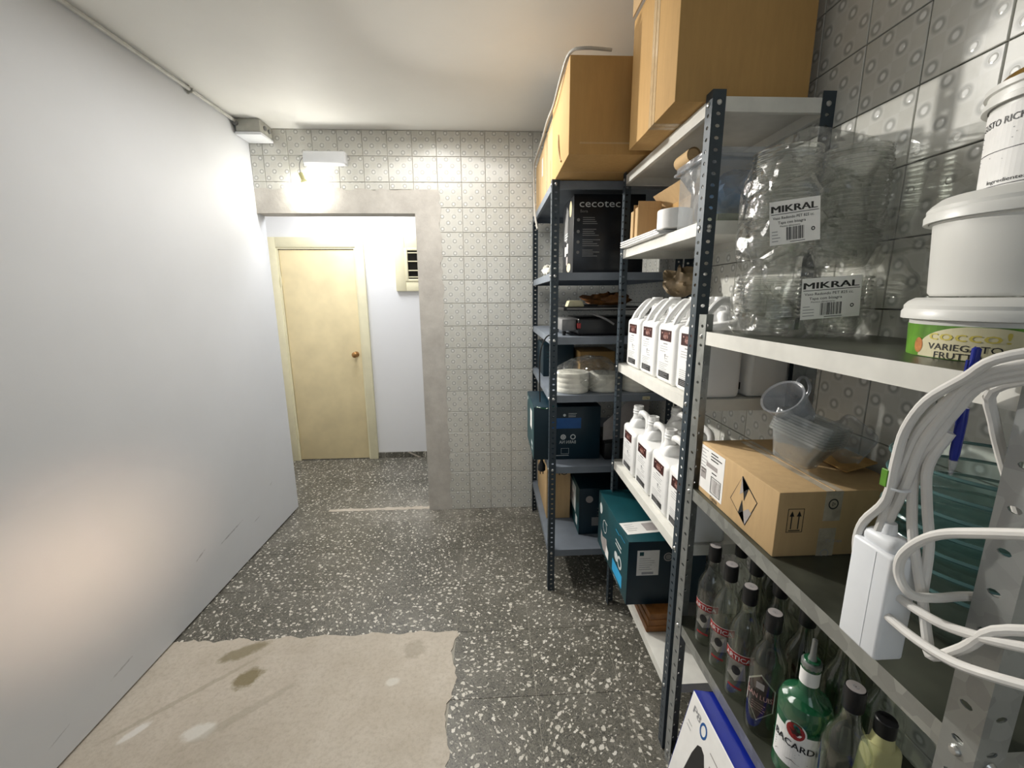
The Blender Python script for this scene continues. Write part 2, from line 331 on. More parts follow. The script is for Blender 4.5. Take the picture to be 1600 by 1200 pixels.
# ------------------------------------------------------------------ mesh helpers
class MB:
    def __init__(s): s.v = []; s.f = []; s.m = []; s.s = []; s.uv = None
    def add(s, vs, fs, mi=0, smooth=False, M=None):
        b = len(s.v)
        s.v += [tuple(M @ Vector(p)) for p in vs] if M is not None else [tuple(p) for p in vs]
        for f in fs: s.f.append(tuple(i+b for i in f)); s.m.append(mi); s.s.append(smooth)
        return s
    def box(s, a, b, mi=0, M=None):
        x0, y0, z0 = a; x1, y1, z1 = b
        v = [(x0,y0,z0),(x1,y0,z0),(x1,y1,z0),(x0,y1,z0),(x0,y0,z1),(x1,y0,z1),(x1,y1,z1),(x0,y1,z1)]
        return s.add(v, [(3,2,1,0),(4,5,6,7),(0,1,5,4),(1,2,6,5),(2,3,7,6),(3,0,4,7)], mi, False, M)
    def rbox(s, a, b, r=.004, seg=2, mi=0, M=None, taper=None, topfn=None):
        bm = bmesh.new(); bmesh.ops.create_cube(bm, size=1)
        for v in bm.verts:
            top = v.co.z > 0
            v.co = Vector([a[i]+(b[i]-a[i])*(v.co[i]+.5) for i in range(3)])
            if topfn and top: v.co = Vector(topfn(v.co))
        bmesh.ops.bevel(bm, geom=bm.edges[:], offset=r, segments=seg, profile=.5, affect='EDGES')
        vs = [v.co.copy() for v in bm.verts]; fs = [[v.index for v in f.verts] for f in bm.faces]; bm.free()
        return s.add(vs, fs, mi, True, M)
    def lathe(s, prof, n=24, mi=0, M=None, cap0=True, cap1=True, sx=1, sy=1, smooth=True):
        vs = []; fs = []
        for r, z in prof:
            for i in range(n): a = 2*PI*i/n; vs.append((r*math.cos(a)*sx, r*math.sin(a)*sy, z))
        for k in range(len(prof)-1):
            for i in range(n): j = (i+1) % n; fs.append((k*n+i, k*n+j, (k+1)*n+j, (k+1)*n+i))
        s.add(vs, fs, mi, smooth, M)
        b = len(s.v)-len(vs)
        if cap0: s.f.append(tuple(b+i for i in range(n-1, -1, -1))); s.m.append(mi); s.s.append(False)
        if cap1: s.f.append(tuple(b+(len(prof)-1)*n+i for i in range(n))); s.m.append(mi); s.s.append(False)
        return s
    def tube(s, pts, r, n=8, mi=0, M=None, res=4, rr=None):
        P = [Vector(p) for p in pts]
        if res > 1 and len(P) > 2:   # catmull-rom
            Q = []
            E = [P[0]*2-P[1]]+P+[P[-1]*2-P[-2]]
            for i in range(1, len(E)-2):
                for k in range(res):
                    u = k/res; a, b_, c, d = E[i-1:i+3]
                    Q.append(.5*((2*b_)+(c-a)*u+(2*a-5*b_+4*c-d)*u*u+(3*b_-a-3*c+d)*u**3))
            Q.append(P[-1]); P = Q
        vs = []; fs = []; up = None
        for i, p in enumerate(P):
            d = (P[min(i+1, len(P)-1)]-P[max(i-1, 0)]).normalized()
            if up is None: up = d.orthogonal().normalized()
            up = (up-d*up.dot(d)).normalized(); sd = d.cross(up)
            for k in range(n):
                a = 2*PI*k/n; R_ = r if rr is None else rr(i/(len(P)-1))
                vs.append(p+(up*math.cos(a)+sd*math.sin(a))*R_)
        for i in range(len(P)-1):
            for k in range(n): j = (k+1) % n; fs.append((i*n+k, i*n+j, (i+1)*n+j, (i+1)*n+k))
        fs.append(tuple(range(n-1, -1, -1))); fs.append(tuple((len(P)-1)*n+k for k in range(n)))
        return s.add(vs, fs, mi, True, M)
    def prism(s, poly, h, mi=0, M=None, smooth=False):
        n = len(poly); vs = [(x, y, 0) for x, y in poly]+[(x, y, h) for x, y in poly]
        fs = [tuple(range(n-1, -1, -1)), tuple(range(n, 2*n))]+[(i, (i+1) % n, n+(i+1) % n, n+i) for i in range(n)]
        return s.add(vs, fs, mi, smooth, M)
def obj(name, mb, mats, parent=None, loc=(0,0,0), rot=(0,0,0), angle=35):
    me = bpy.data.meshes.new(name)
    me.from_pydata(mb.v, [], mb.f)
    for q in (mats if isinstance(mats, (list, tuple)) else [mats]): me.materials.append(q)
    me.polygons.foreach_set('material_index', mb.m); me.polygons.foreach_set('use_smooth', mb.s)
    if any(mb.s): me.set_sharp_from_angle(angle=math.radians(angle))
    me.update()
    o = bpy.data.objects.new(name, me); COL.objects.link(o)
    o.location = loc; o.rotation_euler = rot
    if parent: o.parent = parent
    return o
def tag(o, label, cat, group=None):
    o['label'] = label; o['category'] = cat
    if group: o['group'] = group
    return o
def thing(name, label, cat, loc=(0,0,0), rot=(0,0,0), group=None):
    o = bpy.data.objects.new(name, None); COL.objects.link(o); o.empty_display_size = .05
    o.location = loc; o.rotation_euler = rot if not isinstance(rot, (int, float)) else (0, 0, rot)
    return tag(o, label, cat, group)
def struct(o): o['kind'] = 'structure'; return o
def copy_tree(o, parent=None):
    c = o.copy(); COL.objects.link(c); c.parent = parent
    for ch in list(o.children): copy_tree(ch, c)
    return c
def T(x, y, z): return Matrix.Translation((x, y, z))
def R(a, ax): return Matrix.Rotation(a, 4, ax)
# flat print: local x right, y up; turned onto a face, or bent round a vertical cylinder
_tc = {}
def text_mesh(s, size, bold=0):
    k = (s, bold)
    if k not in _tc:
        cu = bpy.data.curves.new('lettering', 'FONT'); cu.body = s; cu.size = 1; cu.resolution_u = 2; cu.offset = bold; cu.align_x = 'LEFT'
        o = bpy.data.objects.new('lettering', cu); COL.objects.link(o)
        me = bpy.data.meshes.new_from_object(o.evaluated_get(bpy.context.evaluated_depsgraph_get()))
        vs = [v.co.copy() for v in me.vertices]; fs = [tuple(p.vertices) for p in me.polygons]
        bpy.data.objects.remove(o); bpy.data.curves.remove(cu); bpy.data.meshes.remove(me)
        _tc[k] = (vs, fs)
    vs, fs = _tc[k]
    return [v*size for v in vs], fs
class Flat:
    def __init__(s): s.mb = MB(); s.mats = []
    def mi(s, m):
        if m not in s.mats: s.mats.append(m)
        return s.mats.index(m)
    def poly(s, pts, m, L=1):
        s.mb.add([(x, y, L*.0004) for x, y in pts], [tuple(range(len(pts)))], s.mi(m)); return s
    def rect(s, x, y, w, h, m, L=1, n=1):
        vs = []; fs = []
        for i in range(n+1): vs += [(x+w*i/n, y, L*.0004), (x+w*i/n, y+h, L*.0004)]
        for i in range(n): fs.append((2*i, 2*i+2, 2*i+3, 2*i+1))
        s.mb.add(vs, fs, s.mi(m)); return s
    def disc(s, x, y, rx, ry, m, L=1, n=20):
        return s.poly([(x+rx*math.cos(2*PI*i/n), y+ry*math.sin(2*PI*i/n)) for i in range(n)], m, L)
    def ring(s, x, y, r0, r1, m, L=1, n=20, sy=1):
        vs = []; fs = []
        for i in range(n):
            a = 2*PI*i/n; vs += [(x+r0*math.cos(a), y+r0*math.sin(a)*sy, L*.0004), (x+r1*math.cos(a), y+r1*math.sin(a)*sy, L*.0004)]
            j = (i+1) % n; fs.append((2*i, 2*i+1, 2*j+1, 2*j))
        s.mb.add(vs, fs, s.mi(m)); return s
    def frame(s, x, y, w, h, t, m, L=2):
        s.rect(x, y, w, t, m, L); s.rect(x, y+h-t, w, t, m, L); s.rect(x, y, t, h, m, L); return s.rect(x+w-t, y, t, h, m, L)
    def text(s, x, y, size, st, m, w=None, bold=.0, L=2):
        vs, fs = text_mesh(st, size, 0 if bold >= .015 else bold*.5)
        if not vs: return s
        x0 = min(v.x for v in vs); x1 = max(v.x for v in vs); k = (w/(x1-x0)) if w else 1
        for q in ((0,) if bold < .015 else (-bold*.6*size, bold*.6*size)):
            s.mb.add([((v.x-x0)*k+x+q, v.y+y, L*.0004+(.0001 if q > 0 else 0)) for v in vs], fs, s.mi(m))
        return s
    def lines(s, x, y, w, n, pitch, h, m, L=2):
        for i in range(n): s.rect(x, y-i*pitch, w*(.55+.45*random.random()), h, m, L)
        return s
    def bars(s, x, y, w, h, m, n=18, L=2):
        for i in range(n): s.rect(x+w*i/n, y, w/n*random.choice((.3, .5, .7)), h, m, L)
        return s
    def build(s, name, parent, org, xd, yd, bend=None):
        xd = Vector(xd).normalized(); yd = Vector(yd).normalized(); zd = xd.cross(yd)
        if bend:   # x runs round a cylinder of radius bend whose axis is org; xd is the outward direction at x=0
            # counter-clockwise seen from above reads left to right from outside
            a0 = math.atan2(xd.y, xd.x); mb = MB()
            for (x, y, z) in s.mb.v:
                rr = (bend(y) if callable(bend) else bend)+z; a = a0+x/(bend(y) if callable(bend) else bend)
                mb.v.append((org[0]+rr*math.cos(a), org[1]+rr*math.sin(a), org[2]+y))
            mb.f, mb.m, mb.s = s.mb.f, s.mb.m, s.mb.s
            return obj(name, mb, s.mats, parent)
        M = Matrix((xd, yd, zd)).transposed().to_4x4(); M.translation = org
        mb = MB(); mb.v = [tuple(M @ Vector(v)) for v in s.mb.v]; mb.f, mb.m, mb.s = s.mb.f, s.mb.m, s.mb.s
        return obj(name, mb, s.mats, parent)
NX, NY = (0, -1, 0), (1, 0, 0)     # text direction on a face looking to -X, and to -Y
UP = (0, 0, 1)

# ================================================================== STRUCTURE
XL, XR, YF, YB, ZC = -1.44, .875, 2.854, 3.92, 2.508
YK = -1.7
# floor: concrete bed with tiles as pieces
fl = struct(obj('floor', MB().box((-2.3, YK, -.12), (1.2, YB+.3, -.0022)), M_JOINT))
GX, GY, TS = -.185, 1.35, .3345
tile_me = None
def floor_tile(x0, y0, x1, y1):
    g = .0012
    mb = MB(); a = (x0+g, y0+g, -.03); b_ = (x1-g, y1-g, random.uniform(-.0006, .0004))
    mb.box(a, b_)
    return obj('floor_tile', mb, M_TERR, fl)
ix0, ix1 = int((-2.3-GX)/TS)-1, int((XR-GX)/TS)+1
for i in range(ix0, ix1+1):
    for j in range(-9, 9):
        x0, y0 = GX+i*TS, GY+j*TS; x1, y1 = x0+TS, y0+TS
        if x0 > XR or y0 > YB or y1 < YK or x1 < -2.1: continue
        if x1 <= GX+.01 and y1 <= GY+TS+.01: continue          # the stripped screed patch
        if x1 < XL and y1 < YF: continue
        floor_tile(max(x0, -2.1), max(y0, YK), min(x1, XR+.05), min(y1, YB+.02))
# screed patch with a ragged edge
pts = [(XL-.05, YK)]
y = YK
e = []
x = GX
while y < GY+TS:
    e.append((GX+random.uniform(-.004, .012)+(.012*math.sin(y*23)), y)); y += .022
pts2 = []
x = GX
while x > XL-.05:
    pts2.append((x, GY+TS+.006+random.uniform(-.004, .010)+.006*math.sin(x*31))); x -= .024
poly = [(XL-.05, YK)]+e+pts2+[(XL-.05, GY+TS)]
mb = MB().prism(poly, .026, 0, T(0, 0, -.0245))
sc = struct(obj('floor_screed', mb, M_SCREED)); sc.name = 'trim_1'
sc['label'] = 'beige bare screed patch where the floor tiles were lifted'
# mortar ridge at the threshold
pl = []
for k in range(32): pl.append((-1.2+k*.0245, 2.86+random.uniform(0, .012)))
for k in range(31, -1, -1): pl.append((-1.2+k*.0245, 2.905+random.uniform(-.012, .012)))
obj('mortar_smear', MB().prism(pl, .0022, 0, T(0, 0, -.0012)), M_SCREED, fl)
# ceiling
struct(obj('ceiling', MB().box((-2.3, YK-.1, ZC), (1.2, YB+.3, ZC+.1)), M_CEIL))
# left partition
mb = MB(); mb.box((XL-.09, YK, .011), (XL, YF+.085, ZC))
struct(obj('wall_left', mb, M_WALL))
# right wall: backing + tiles
RW = struct(obj('wall_right', MB().box((XR, YK, -.02), (XR+.12, YF+.12, ZC)), M_GROUT))
FW = MB()
FW.box((-.469, YF, -.02), (XR+.12, YF+.10, ZC)); FW.box((XL, YF, 2.03), (-.469, YF+.10, ZC)); FW.box((XL-.6, YF+.0853, 2.03), (XL, YF+.10, ZC))
FWo = struct(obj('wall_far', FW, M_PLASTER))
struct(obj('wall_back', MB().box((-2.3, YK-.1, -.02), (1.2, YK, ZC)), M_WALL))
def tile_mesh(w, h):
    t_ = .006; b_ = .0012
    me = bpy.data.meshes.new('wall_tile')
    vs = [(0,0,0),(w,0,0),(w,0,h),(0,0,h),(0,-t_+b_,0),(w,-t_+b_,0),(w,-t_+b_,h),(0,-t_+b_,h),(b_,-t_,b_),(w-b_,-t_,b_),(w-b_,-t_,h-b_),(b_,-t_,h-b_)]
    fs = [(8,9,10,11),(4,5,9,8),(5,6,10,9),(6,7,11,10),(7,4,8,11),(0,1,5,4),(1,2,6,5),(2,3,7,6),(3,0,4,7)]
    me.from_pydata(vs, [], fs); me.materials.append(M_TILE)
    uv = me.uv_layers.new(name='UVMap')
    for l in me.loops: c = vs[l.vertex_index]; uv.data[l.index].uv = (c[0]/TW, c[2]/TH)
    return me
TW, TH, TG = .149, .1483, .0030
TM = {}
def wall_tile(parent, x0, x1, z0, z1, right=False):
    k = (round(x1-x0, 4), round(z1-z0, 4))
    if k not in TM: TM[k] = tile_mesh(x1-x0-TG, z1-z0-TG)
    o = bpy.data.objects.new('wall_tile', TM[k]); COL.objects.link(o); o.parent = parent
    if right: o.location = (XR-random.uniform(0, .0007), -x0-TG/2, z0+TG/2); o.rotation_euler = (0, 0, -PI/2)
    else: o.location = (x0+TG/2, YF+random.uniform(0, .0007), z0+TG/2)
    return o
Z0T = -.0125
X0T = .275-TW*4
rows = [(Z0T+TH*k, min(Z0T+TH*(k+1), ZC-.003)) for k in range(17)]
# far wall: columns right of the opening
for c in range(0, 9):
    x0 = X0T+c*TW; x1 = min(x0+TW, XR-.006)
    if x1-x0 < .03: continue
    for (a, b_) in rows:
        if b_ > 0: wall_tile(FWo, x0, x1, max(a, 0), b_)
for c in range(-8, 0):
    x0 = X0T+c*TW; x1 = x0+TW
    x0 = max(x0, XL+.001)
    if x1-x0 < .02: continue
    for (a, b_) in rows[14:]:
        a2 = 2.165+.004*math.sin(c*2.1) if a < 2.12 else a
        if a2 < b_-.01: wall_tile(FWo, x0, x1, a2, b_)
# right wall: the nearer columns and the upper rows singly, the rest joined
stuff = MB(); su = []
for c in range(26):
    y1 = YF-.004-c*TW; y0 = y1-TW
    for k, (a, b_) in enumerate(rows):
        a = max(a, 0)
        if c < 19 and k > 1: wall_tile(RW, y0, y1, a, b_, True).location.y = y1-TG/2
        else: su.append((y0, y1, a, b_))
tv = []; tf = []; tu = []
for (y0, y1, a, b_) in su:
    g_, d_ = TG/2, .006; n_ = len(tv)
    for (dx_, e_) in ((0, 0), (d_, 0), (d_, .0012)):
        X_ = XR-dx_ if e_ == 0 else XR-d_
        if e_ == 0 and dx_: X_ = XR-d_+.0012
        tv += [(X_, y1-g_-e_, a+g_+e_), (X_, y0+g_+e_, a+g_+e_), (X_, y0+g_+e_, b_-g_-e_), (X_, y1-g_-e_, b_-g_-e_)]
    for r0_ in (0, 4):
        for i in range(4): q_ = (i+1) % 4; tf.append((n_+r0_+i, n_+r0_+q_, n_+r0_+4+q_, n_+r0_+4+i)); tu += [(0, 0)]*4
    tf.append((n_+8, n_+9, n_+10, n_+11)); tu += [(0, 0), (1, 0), (1, (b_-a)/TH), (0, (b_-a)/TH)]
me = bpy.data.meshes.new('wall_tile_field'); me.from_pydata(tv, [], tf); me.materials.append(M_TILE)
uvl = me.uv_layers.new(name='UVMap'); uvl.data.foreach_set('uv', [c_ for p_ in tu for c_ in p_])
o = bpy.data.objects.new('wall_tile_field', me); COL.objects.link(o); o.parent = RW; o['kind'] = 'stuff'
# plaster coats over the lintel and beside the opening: ragged skins
pl = [(XL, 2.03), (-.469, 2.03)]
x = -.31
for k in range(30): pl.append((-.31+random.uniform(-.012, .006) if k == 0 else -.31-k*(1.13/29), 2.172+random.uniform(-.010, .008)))
Mx = Matrix(((1,0,0,0),(0,0,-1,YF+.001),(0,1,0,0),(0,0,0,1)))
pl2 = [(-.469, 0), (-.318, 0)]
z = .02
while z < 2.15: pl2.append((-.312+random.uniform(-.010, .010), z)); z += .03
pl2 += [(-.318, 2.17), (-.469, 2.17)]
a = MB(); a.prism(pl2, .0085, 0, Mx)
a.prism([(XL, 2.03), (-.469, 2.03), (-.469, 2.17)]+[(-.469-k*.0347, 2.168+random.uniform(-.008, .010)) for k in range(1, 28)]+[(XL, 2.17)], .0085, 0, Mx)
obj('plaster_patch', a, M_PLASTER, FWo)
# opening reveal (smooth grey)
struct(obj('trim_2', MB().box((-.470, YF-.008, 0), (-.4685, YF+.101, 2.03)).box((XL, YF-.008, 2.0285), (-.469, YF+.101, 2.0302)), M_PLASTER))
# left jamb stub
# corridor
struct(obj('wall_corridor', MB().box((-2.3, YB, -.02), (1.2, YB+.12, ZC)), M_WALLC))
struct(obj('wall_corridor_left', MB().box((-2.12, YF+.085, -.02), (-2.0, YB, ZC)), M_WALLC))
struct(obj('wall_corridor_right', MB().box((.25, YF+.10, -.02), (.35, YB, ZC)), M_WALLC))
struct(obj('wall_corridor_near', MB().box((-2.0, YF+.0, -.02), (XL-.095, YF+.08, ZC)), M_WALLC))
b1 = struct(obj('baseboard_corridor', MB().box((-1.105, YB-.014, 0), (-.80, YB, .055)).box((-.795, YB-.014, 0), (.25, YB, .055)), M_TERR))
obj('mortar_joint', MB().add([(-.83, YB-.0145, .054), (-.80, YB-.0145, .054), (-.70, YB-.0145, .002), (-.73, YB-.0145, .002)], [(3,2,1,0)]), M_SCREED, b1)
# door
d = struct(bpy.data.objects.new('door_1', None)); COL.objects.link(d); d.location = (-1.51, YB, 0)
fr = MB(); fr.rbox((-.40, -.035, 0), (-.335, 0, 2.03), .004); fr.rbox((.335, -.035, 0), (.405, 0, 2.03), .004); fr.rbox((-.335, -.035, 1.945), (.335, 0, 2.03), .004)
fr.box((-.335, -.028, 0), (-.322, 0, 1.945)); fr.box((.322, -.028, 0), (.335, 0, 1.945)); fr.box((-.322, -.028, 1.932), (.322, 0, 1.945))
obj('door_frame', fr, M_CREAM2, d)
lf = obj('door_leaf', MB().rbox((-.319, -.018, .008), (.319, -.002, 1.925), .002), M_CREAM, d)
kn = MB().lathe([(.026, 0), (.026, .004), (.012, .008), (.011, .03), (.02, .038), (.026, .048), (.025, .058), (.015, .066), (0.001, .068)], 20, 0, T(.272, -.018, 1.01) @ R(PI/2, 'X'))
obj('door_knob', kn, M_BRASS, d)
obj('hinge', MB().box((-.326, -.034, .22), (-.318, -.018, .30)).box((-.326, -.034, 1.62), (-.318, -.018, 1.70)), M_CREAM2, d)
# louvre window
w = struct(bpy.data.objects.new('window_1', None)); COL.objects.link(w); w.location = (-.615, YB, 1.80)
mb = MB()
for a_, b_ in (((-.225, -.03, -.23), (-.135, 0, .23)), ((.135, -.03, -.23), (.225, 0, .23)), ((-.135, -.03, .14), (.135, 0, .23)), ((-.135, -.03, -.23), (.135, 0, -.145))): mb.rbox(a_, b_, .004)
obj('window_frame', mb, M_CREAM2, w)
mb = MB()
for a_, b_ in (((-.135, -.036, -.145), (-.112, -.006, .14)), ((.112, -.036, -.145), (.135, -.006, .14)), ((-.112, -.036, .118), (.112, -.006, .14)), ((-.112, -.036, -.145), (.112, -.006, -.125))): mb.rbox(a_, b_, .002)
obj('inner_frame', mb, M_CREAM2, w)
for zz in (.098, .026, -.052, -.108): obj('louvre_slat', MB().box((-.112, -.030, zz-.004), (.112, -.012, zz+.004)), M_CREAM2, w)
obj('pane', MB().box((-.112, -.006, -.145), (.112, -.003, .14)), M_VOID, w)

# ================================================================== CEILING CONDUIT, LAMPS
cd = thing('conduit_pipe', 'grey conduit pipe clipped along the top of the left wall', 'pipe', (XL+.018, 0, ZC-.018))
obj('pipe', MB().tube([(0, -1.2, 0), (0, .6, 0), (0, 1.7, -.001), (0, 2.69, 0)], .009, 10), M_PVC, cd)
for yy in (.35, 1.10, 1.49, 2.33):
    c = MB(); c.tube([(.0, yy, .017), (-.013, yy, .008), (-.013, yy, -.006), (0, yy, -.013), (.012, yy, -.006), (.012, yy, .006)], .0042, 6)
    c.lathe([(.005, 0), (.005, .006)], 8, 0, T(-.010, yy, -.013) @ R(PI, 'X'))
    obj('pipe_clip', c, M_BOXG, cd)
jb = thing('junction_box', 'grey square junction box in the corner under the ceiling', 'junction box', (-1.358, 2.765, 2.46))
obj('box_body', MB().rbox((-.068, -.068, -.022), (.068, .068, .045), .006), M_BOXG, jb)
obj('box_cover', MB().rbox((-.072, -.072, -.040), (.072, .072, -.023), .005), M_LAMPW, jb)
obj('cable_gland', MB().lathe([(.014, 0), (.014, .012)], 12, 0, T(-.062, -.068, .02) @ R(PI/2, 'X')).lathe([(.012, 0), (.012, .008)], 12, 0, T(.068, -.02, .01) @ R(PI/2, 'Y')).lathe([(.012, 0), (.012, .008)], 12, 0, T(.068, .03, .01) @ R(PI/2, 'Y')), M_GREYP, jb)
em = thing('emergency_light', 'white oblong emergency light fixed to the tiles above the opening', 'emergency light', (-.985, YF-.006, 2.335))
obj('housing', MB().rbox((-.125, -.018, -.036), (.125, 0, .036), .006, 2), M_LAMPW, em)
obj('diffuser', MB().rbox((-.128, -.052, -.038), (.128, -.016, .038), .014, 4), M_LAMPW, em)
bl = thing('hanging_bulb', 'lit bare bulb hanging from wires on the tiled wall above the opening', 'light bulb', (-1.118, YF-.006, 2.352))
obj('wire', MB().tube([(.03, 0, .002), (.012, -.012, 0), (-.004, -.024, -.012), (-.018, -.040, -.05), (-.016, -.048, -.10)], .0025, 6).tube([(.03, 0, 0), (.0, -.014, .004), (-.03, -.018, -.004)], .0022, 6), M_GREYP, bl)
obj('wire_joint', MB().lathe([(.005, -.006), (.009, 0), (.009, .008), (.005, .014)], 10, 0, T(.012, -.014, 0) @ R(PI/2, 'Y')), M_COPPER, bl)
tl = T(-.014, -.050, -.105) @ R(-.28, 'Y') @ R(.25, 'X')
obj('lamp_holder', MB().lathe([(.008, .004), (.013, 0), (.014, -.034), (.019, -.040), (.019, -.052)], 16, 0, tl), M_YEL, bl)
obj('glass_bulb', MB().lathe([(.012, -.052), (.015, -.062), (.026, -.082), (.0295, -.100), (.026, -.118), (.015, -.129), (.001, -.132)], 20, 0, tl), M_BULB, bl)

# ================================================================== SHELVING UNITS
def post_mesh(name, h, w, pitch, rx, ry, mat, th=.0018):
    mb = MB()
    n = int(h/pitch)
    for fl_ in (0, 1):
        def P(u, z, d): return (u, d, z) if fl_ == 0 else (d, u, z)
        def quad(a, b_, c, d_, flip):
            f = [a, b_, c, d_]
            if flip: f.reverse()
            mb.add(f, [(0, 1, 2, 3)])
        for k in range(n+1):
            z0 = k*pitch; z1 = min(h, z0+pitch)
            if z1-z0 < .003: continue
            full = z1-z0 > pitch*.9
            for d_, fl2 in ((0, fl_ == 1), (th, fl_ == 0)):
                if not full: quad(P(0, z0, d_), P(w, z0, d_), P(w, z1, d_), P(0, z1, d_), fl2); continue
                cu, cz = w*.52, (z0+z1)/2
                O = [(0, z0), (cu, z0), (w, z0), (w, cz), (w, z1), (cu, z1), (0, z1), (0, cz)]
                I = [(cu+rx*math.cos(a), cz+ry*math.sin(a)) for a in [PI*1.25+PI/4*i for i in range(8)]]
                for i in range(8):
                    j = (i+1) % 8
                    quad(P(*O[i], d_), P(*O[j], d_), P(*I[j], d_), P(*I[i], d_), fl2)
            if full:
                for i in range(8):
                    j = (i+1) % 8; quad(P(*I[i], 0), P(*I[j], 0), P(*I[j], th), P(*I[i], th), fl_ == 1)
        quad(P(w, 0, 0), P(w, 0, th), P(w, h, th), P(w, h, 0), fl_ == 1)
        quad(P(0, h, 0), P(w, h, 0), P(w, h, th), P(0, h, th), fl_ == 1)
    me = bpy.data.meshes.new(name); me.from_pydata(mb.v, [], mb.f); me.materials.append(mat)
    return me
def shelf_mb(x0, x1, y0, y1, z, lip=.034):
    mb = MB(); t_ = .0015
    mb.box((x0, y0, z-t_), (x1, y1, z))
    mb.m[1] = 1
    mb.box((x0, y0, z-lip), (x0+t_, y1, z-t_)); mb.box((x1-t_, y0, z-lip), (x1, y1, z-t_))
    mb.box((x0+t_, y0, z-lip), (x1-t_, y0+t_, z-t_)); mb.box((x0+t_, y1-t_, z-lip), (x1-t_, y1, z-t_))
    mb.box((x0+t_, y0+t_, z-lip), (x0+.012, y1-t_, z-lip+t_)); mb.box((x1-.012, y0+t_, z-lip), (x1-t_, y1-t_, z-lip+t_))
    mb.box((x0+.012, y0+t_, z-lip), (x1-.012, y0+.012, z-lip+t_)); mb.box((x0+.012, y1-.012, z-lip), (x1-.012, y1-t_, z-lip+t_))
    return mb
bolt_me = None
def shelving(label, x0, x1, y0, y1, h, zs, pmat, smat, pitch, pw, rx, ry, smats=None, topm=None):
    r = thing('shelving_unit', label, 'shelving unit', (x0, y0, 0))
    dx, dy = x1-x0, y1-y0
    me = post_mesh('post', h, pw, pitch, rx, ry, pmat)
    for (px, py, a) in ((0, 0, 0), (dx, 0, PI/2), (dx, dy, PI), (0, dy, -PI/2)):
        o = bpy.data.objects.new('post', me); COL.objects.link(o); o.parent = r; o.location = (px, py, 0); o.rotation_euler = (0, 0, a)
    q = .0022
    for i, z in enumerate(zs):
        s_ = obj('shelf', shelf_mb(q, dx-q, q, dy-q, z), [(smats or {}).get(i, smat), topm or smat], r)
        e = pw*.52
        for (bx, by, dr) in ((e, 0, 'Y-'), (dx-e, 0, 'Y-'), (0, e, 'X-'), (0, dy-e, 'X-')):
            for dz in ((-.016,) if i else (-.014,)):
                Mb = T(bx, by, z+dz) @ (R(PI/2, 'X') if dr == 'Y-' else R(-PI/2, 'Y'))
                if 'bolt' not in TM: TM['bolt'] = obj('bolt', MB().lathe([(.005, -.010), (.005, -.001), (.0066, -.0005), (.0066, .0015), (.0045, .0040), (.001, .0048)], 10), M_BOLT).data; bpy.data.objects.remove(bpy.data.objects['bolt'])
                bo = bpy.data.objects.new('bolt', TM['bolt']); COL.objects.link(bo); bo.parent = s_; bo.matrix_local = Mb
    return r
shelving('slate shelving unit with grey shelves standing farthest, next to the tiled end wall', .27, .868, 1.94, 2.80, 2.0, [1.995, 1.612, 1.322, 1.045, .685, .232], M_SLATE, M_GREYSH, .0265, .034, .0060, .0042)
shelving('tall slate shelving unit with ivory shelves holding the white jugs', .553, .868, 1.133, 1.85, 2.0, [1.985, 1.695, 1.215, .758, .255], M_SLATE, M_WHSH, .0276, .034, .0062, .0045)
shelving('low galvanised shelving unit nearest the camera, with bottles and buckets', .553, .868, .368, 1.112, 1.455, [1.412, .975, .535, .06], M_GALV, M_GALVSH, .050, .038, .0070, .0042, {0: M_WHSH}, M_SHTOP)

# ================================================================== BOX BUILDER
def carton(name, label, cat, a, b_, mats, rot=0, group=None, tape=None, flaps=True, M=None):
    """box with its base corner frame: a=min, b=max in world; mats: body material"""
    c = ((a[0]+b_[0])/2, (a[1]+b_[1])/2, a[2]); hx, hy, h = (b_[0]-a[0])/2, (b_[1]-a[1])/2, b_[2]-a[2]
    r = thing(name, label, cat, c, rot, group)
    mb = MB(); mb.rbox((-hx, -hy, 0), (hx, hy, h), .003, 2)
    obj('box_body', mb, mats, r)
    return r, hx, hy, h

# ---- top of the shelves: big cartons
r, hx, hy, h = carton('cardboard_box', 'large brown cardboard box under the ceiling on top of the jug shelves', 'cardboard box', (.475, 1.175, 1.988), (.825, 1.54, 2.37), M_CARD2)
t_ = obj('packing_tape', MB().box((-hx-.0008, -.045, -.0006), (-hx+.001, .0, h+.0008)).box((-hx-.0008, -.045, -.0008), (hx, .0, .0003)), M_TAPE, r)
obj('flap_seam', MB().box((-hx, -.0235, -.0014), (hx, -.0215, -.0009)).box((-hx-.0016, -.0235, 0), (-hx-.0009, -.0215, h)), M_CARD, r)
obj('top_flap', MB().box((-hx-.012, -hy+.01, h-.002), (-hx-.009, hy-.02, h+.045), 0, Matrix.Identity(4)), M_CARD, r)
r, hx, hy, h = carton('cardboard_box', 'deep brown cardboard box overhanging the near end of the far shelves', 'cardboard box', (.282, 1.615, 1.998), (.60, 2.03, 2.31), M_CARD2)
obj('flap_seam', MB().box((-.12, -hy-.0006, .035), (.11, -hy+.0006, .041)).box((-hx, -.002, -.0012), (hx, .002, -.0004)), M_CARD, r)
obj('torn_tape', MB().tube([(-hx-.001, .02, .14), (-hx-.004, .0, .09), (-hx-.002, -.03, .04), (-hx-.003, -.06, .02)], .0035, 5), M_TAPE, r)
r, hx, hy, h = carton('cardboard_box', 'plain cardboard box in the middle of the row on top of the far shelves', 'cardboard box', (.288, 2.04, 1.998), (.60, 2.40, 2.29), M_CARD)
obj('edge_slot', MB().box((-hx-.0008, -.10, .02), (-hx+.001, -.094, .13)), M_CARD2, r)
obj('packing_tape', MB().box((-hx-.0008, .02, -.0005), (-hx+.001, .06, h+.0005)), M_TAPE, r)
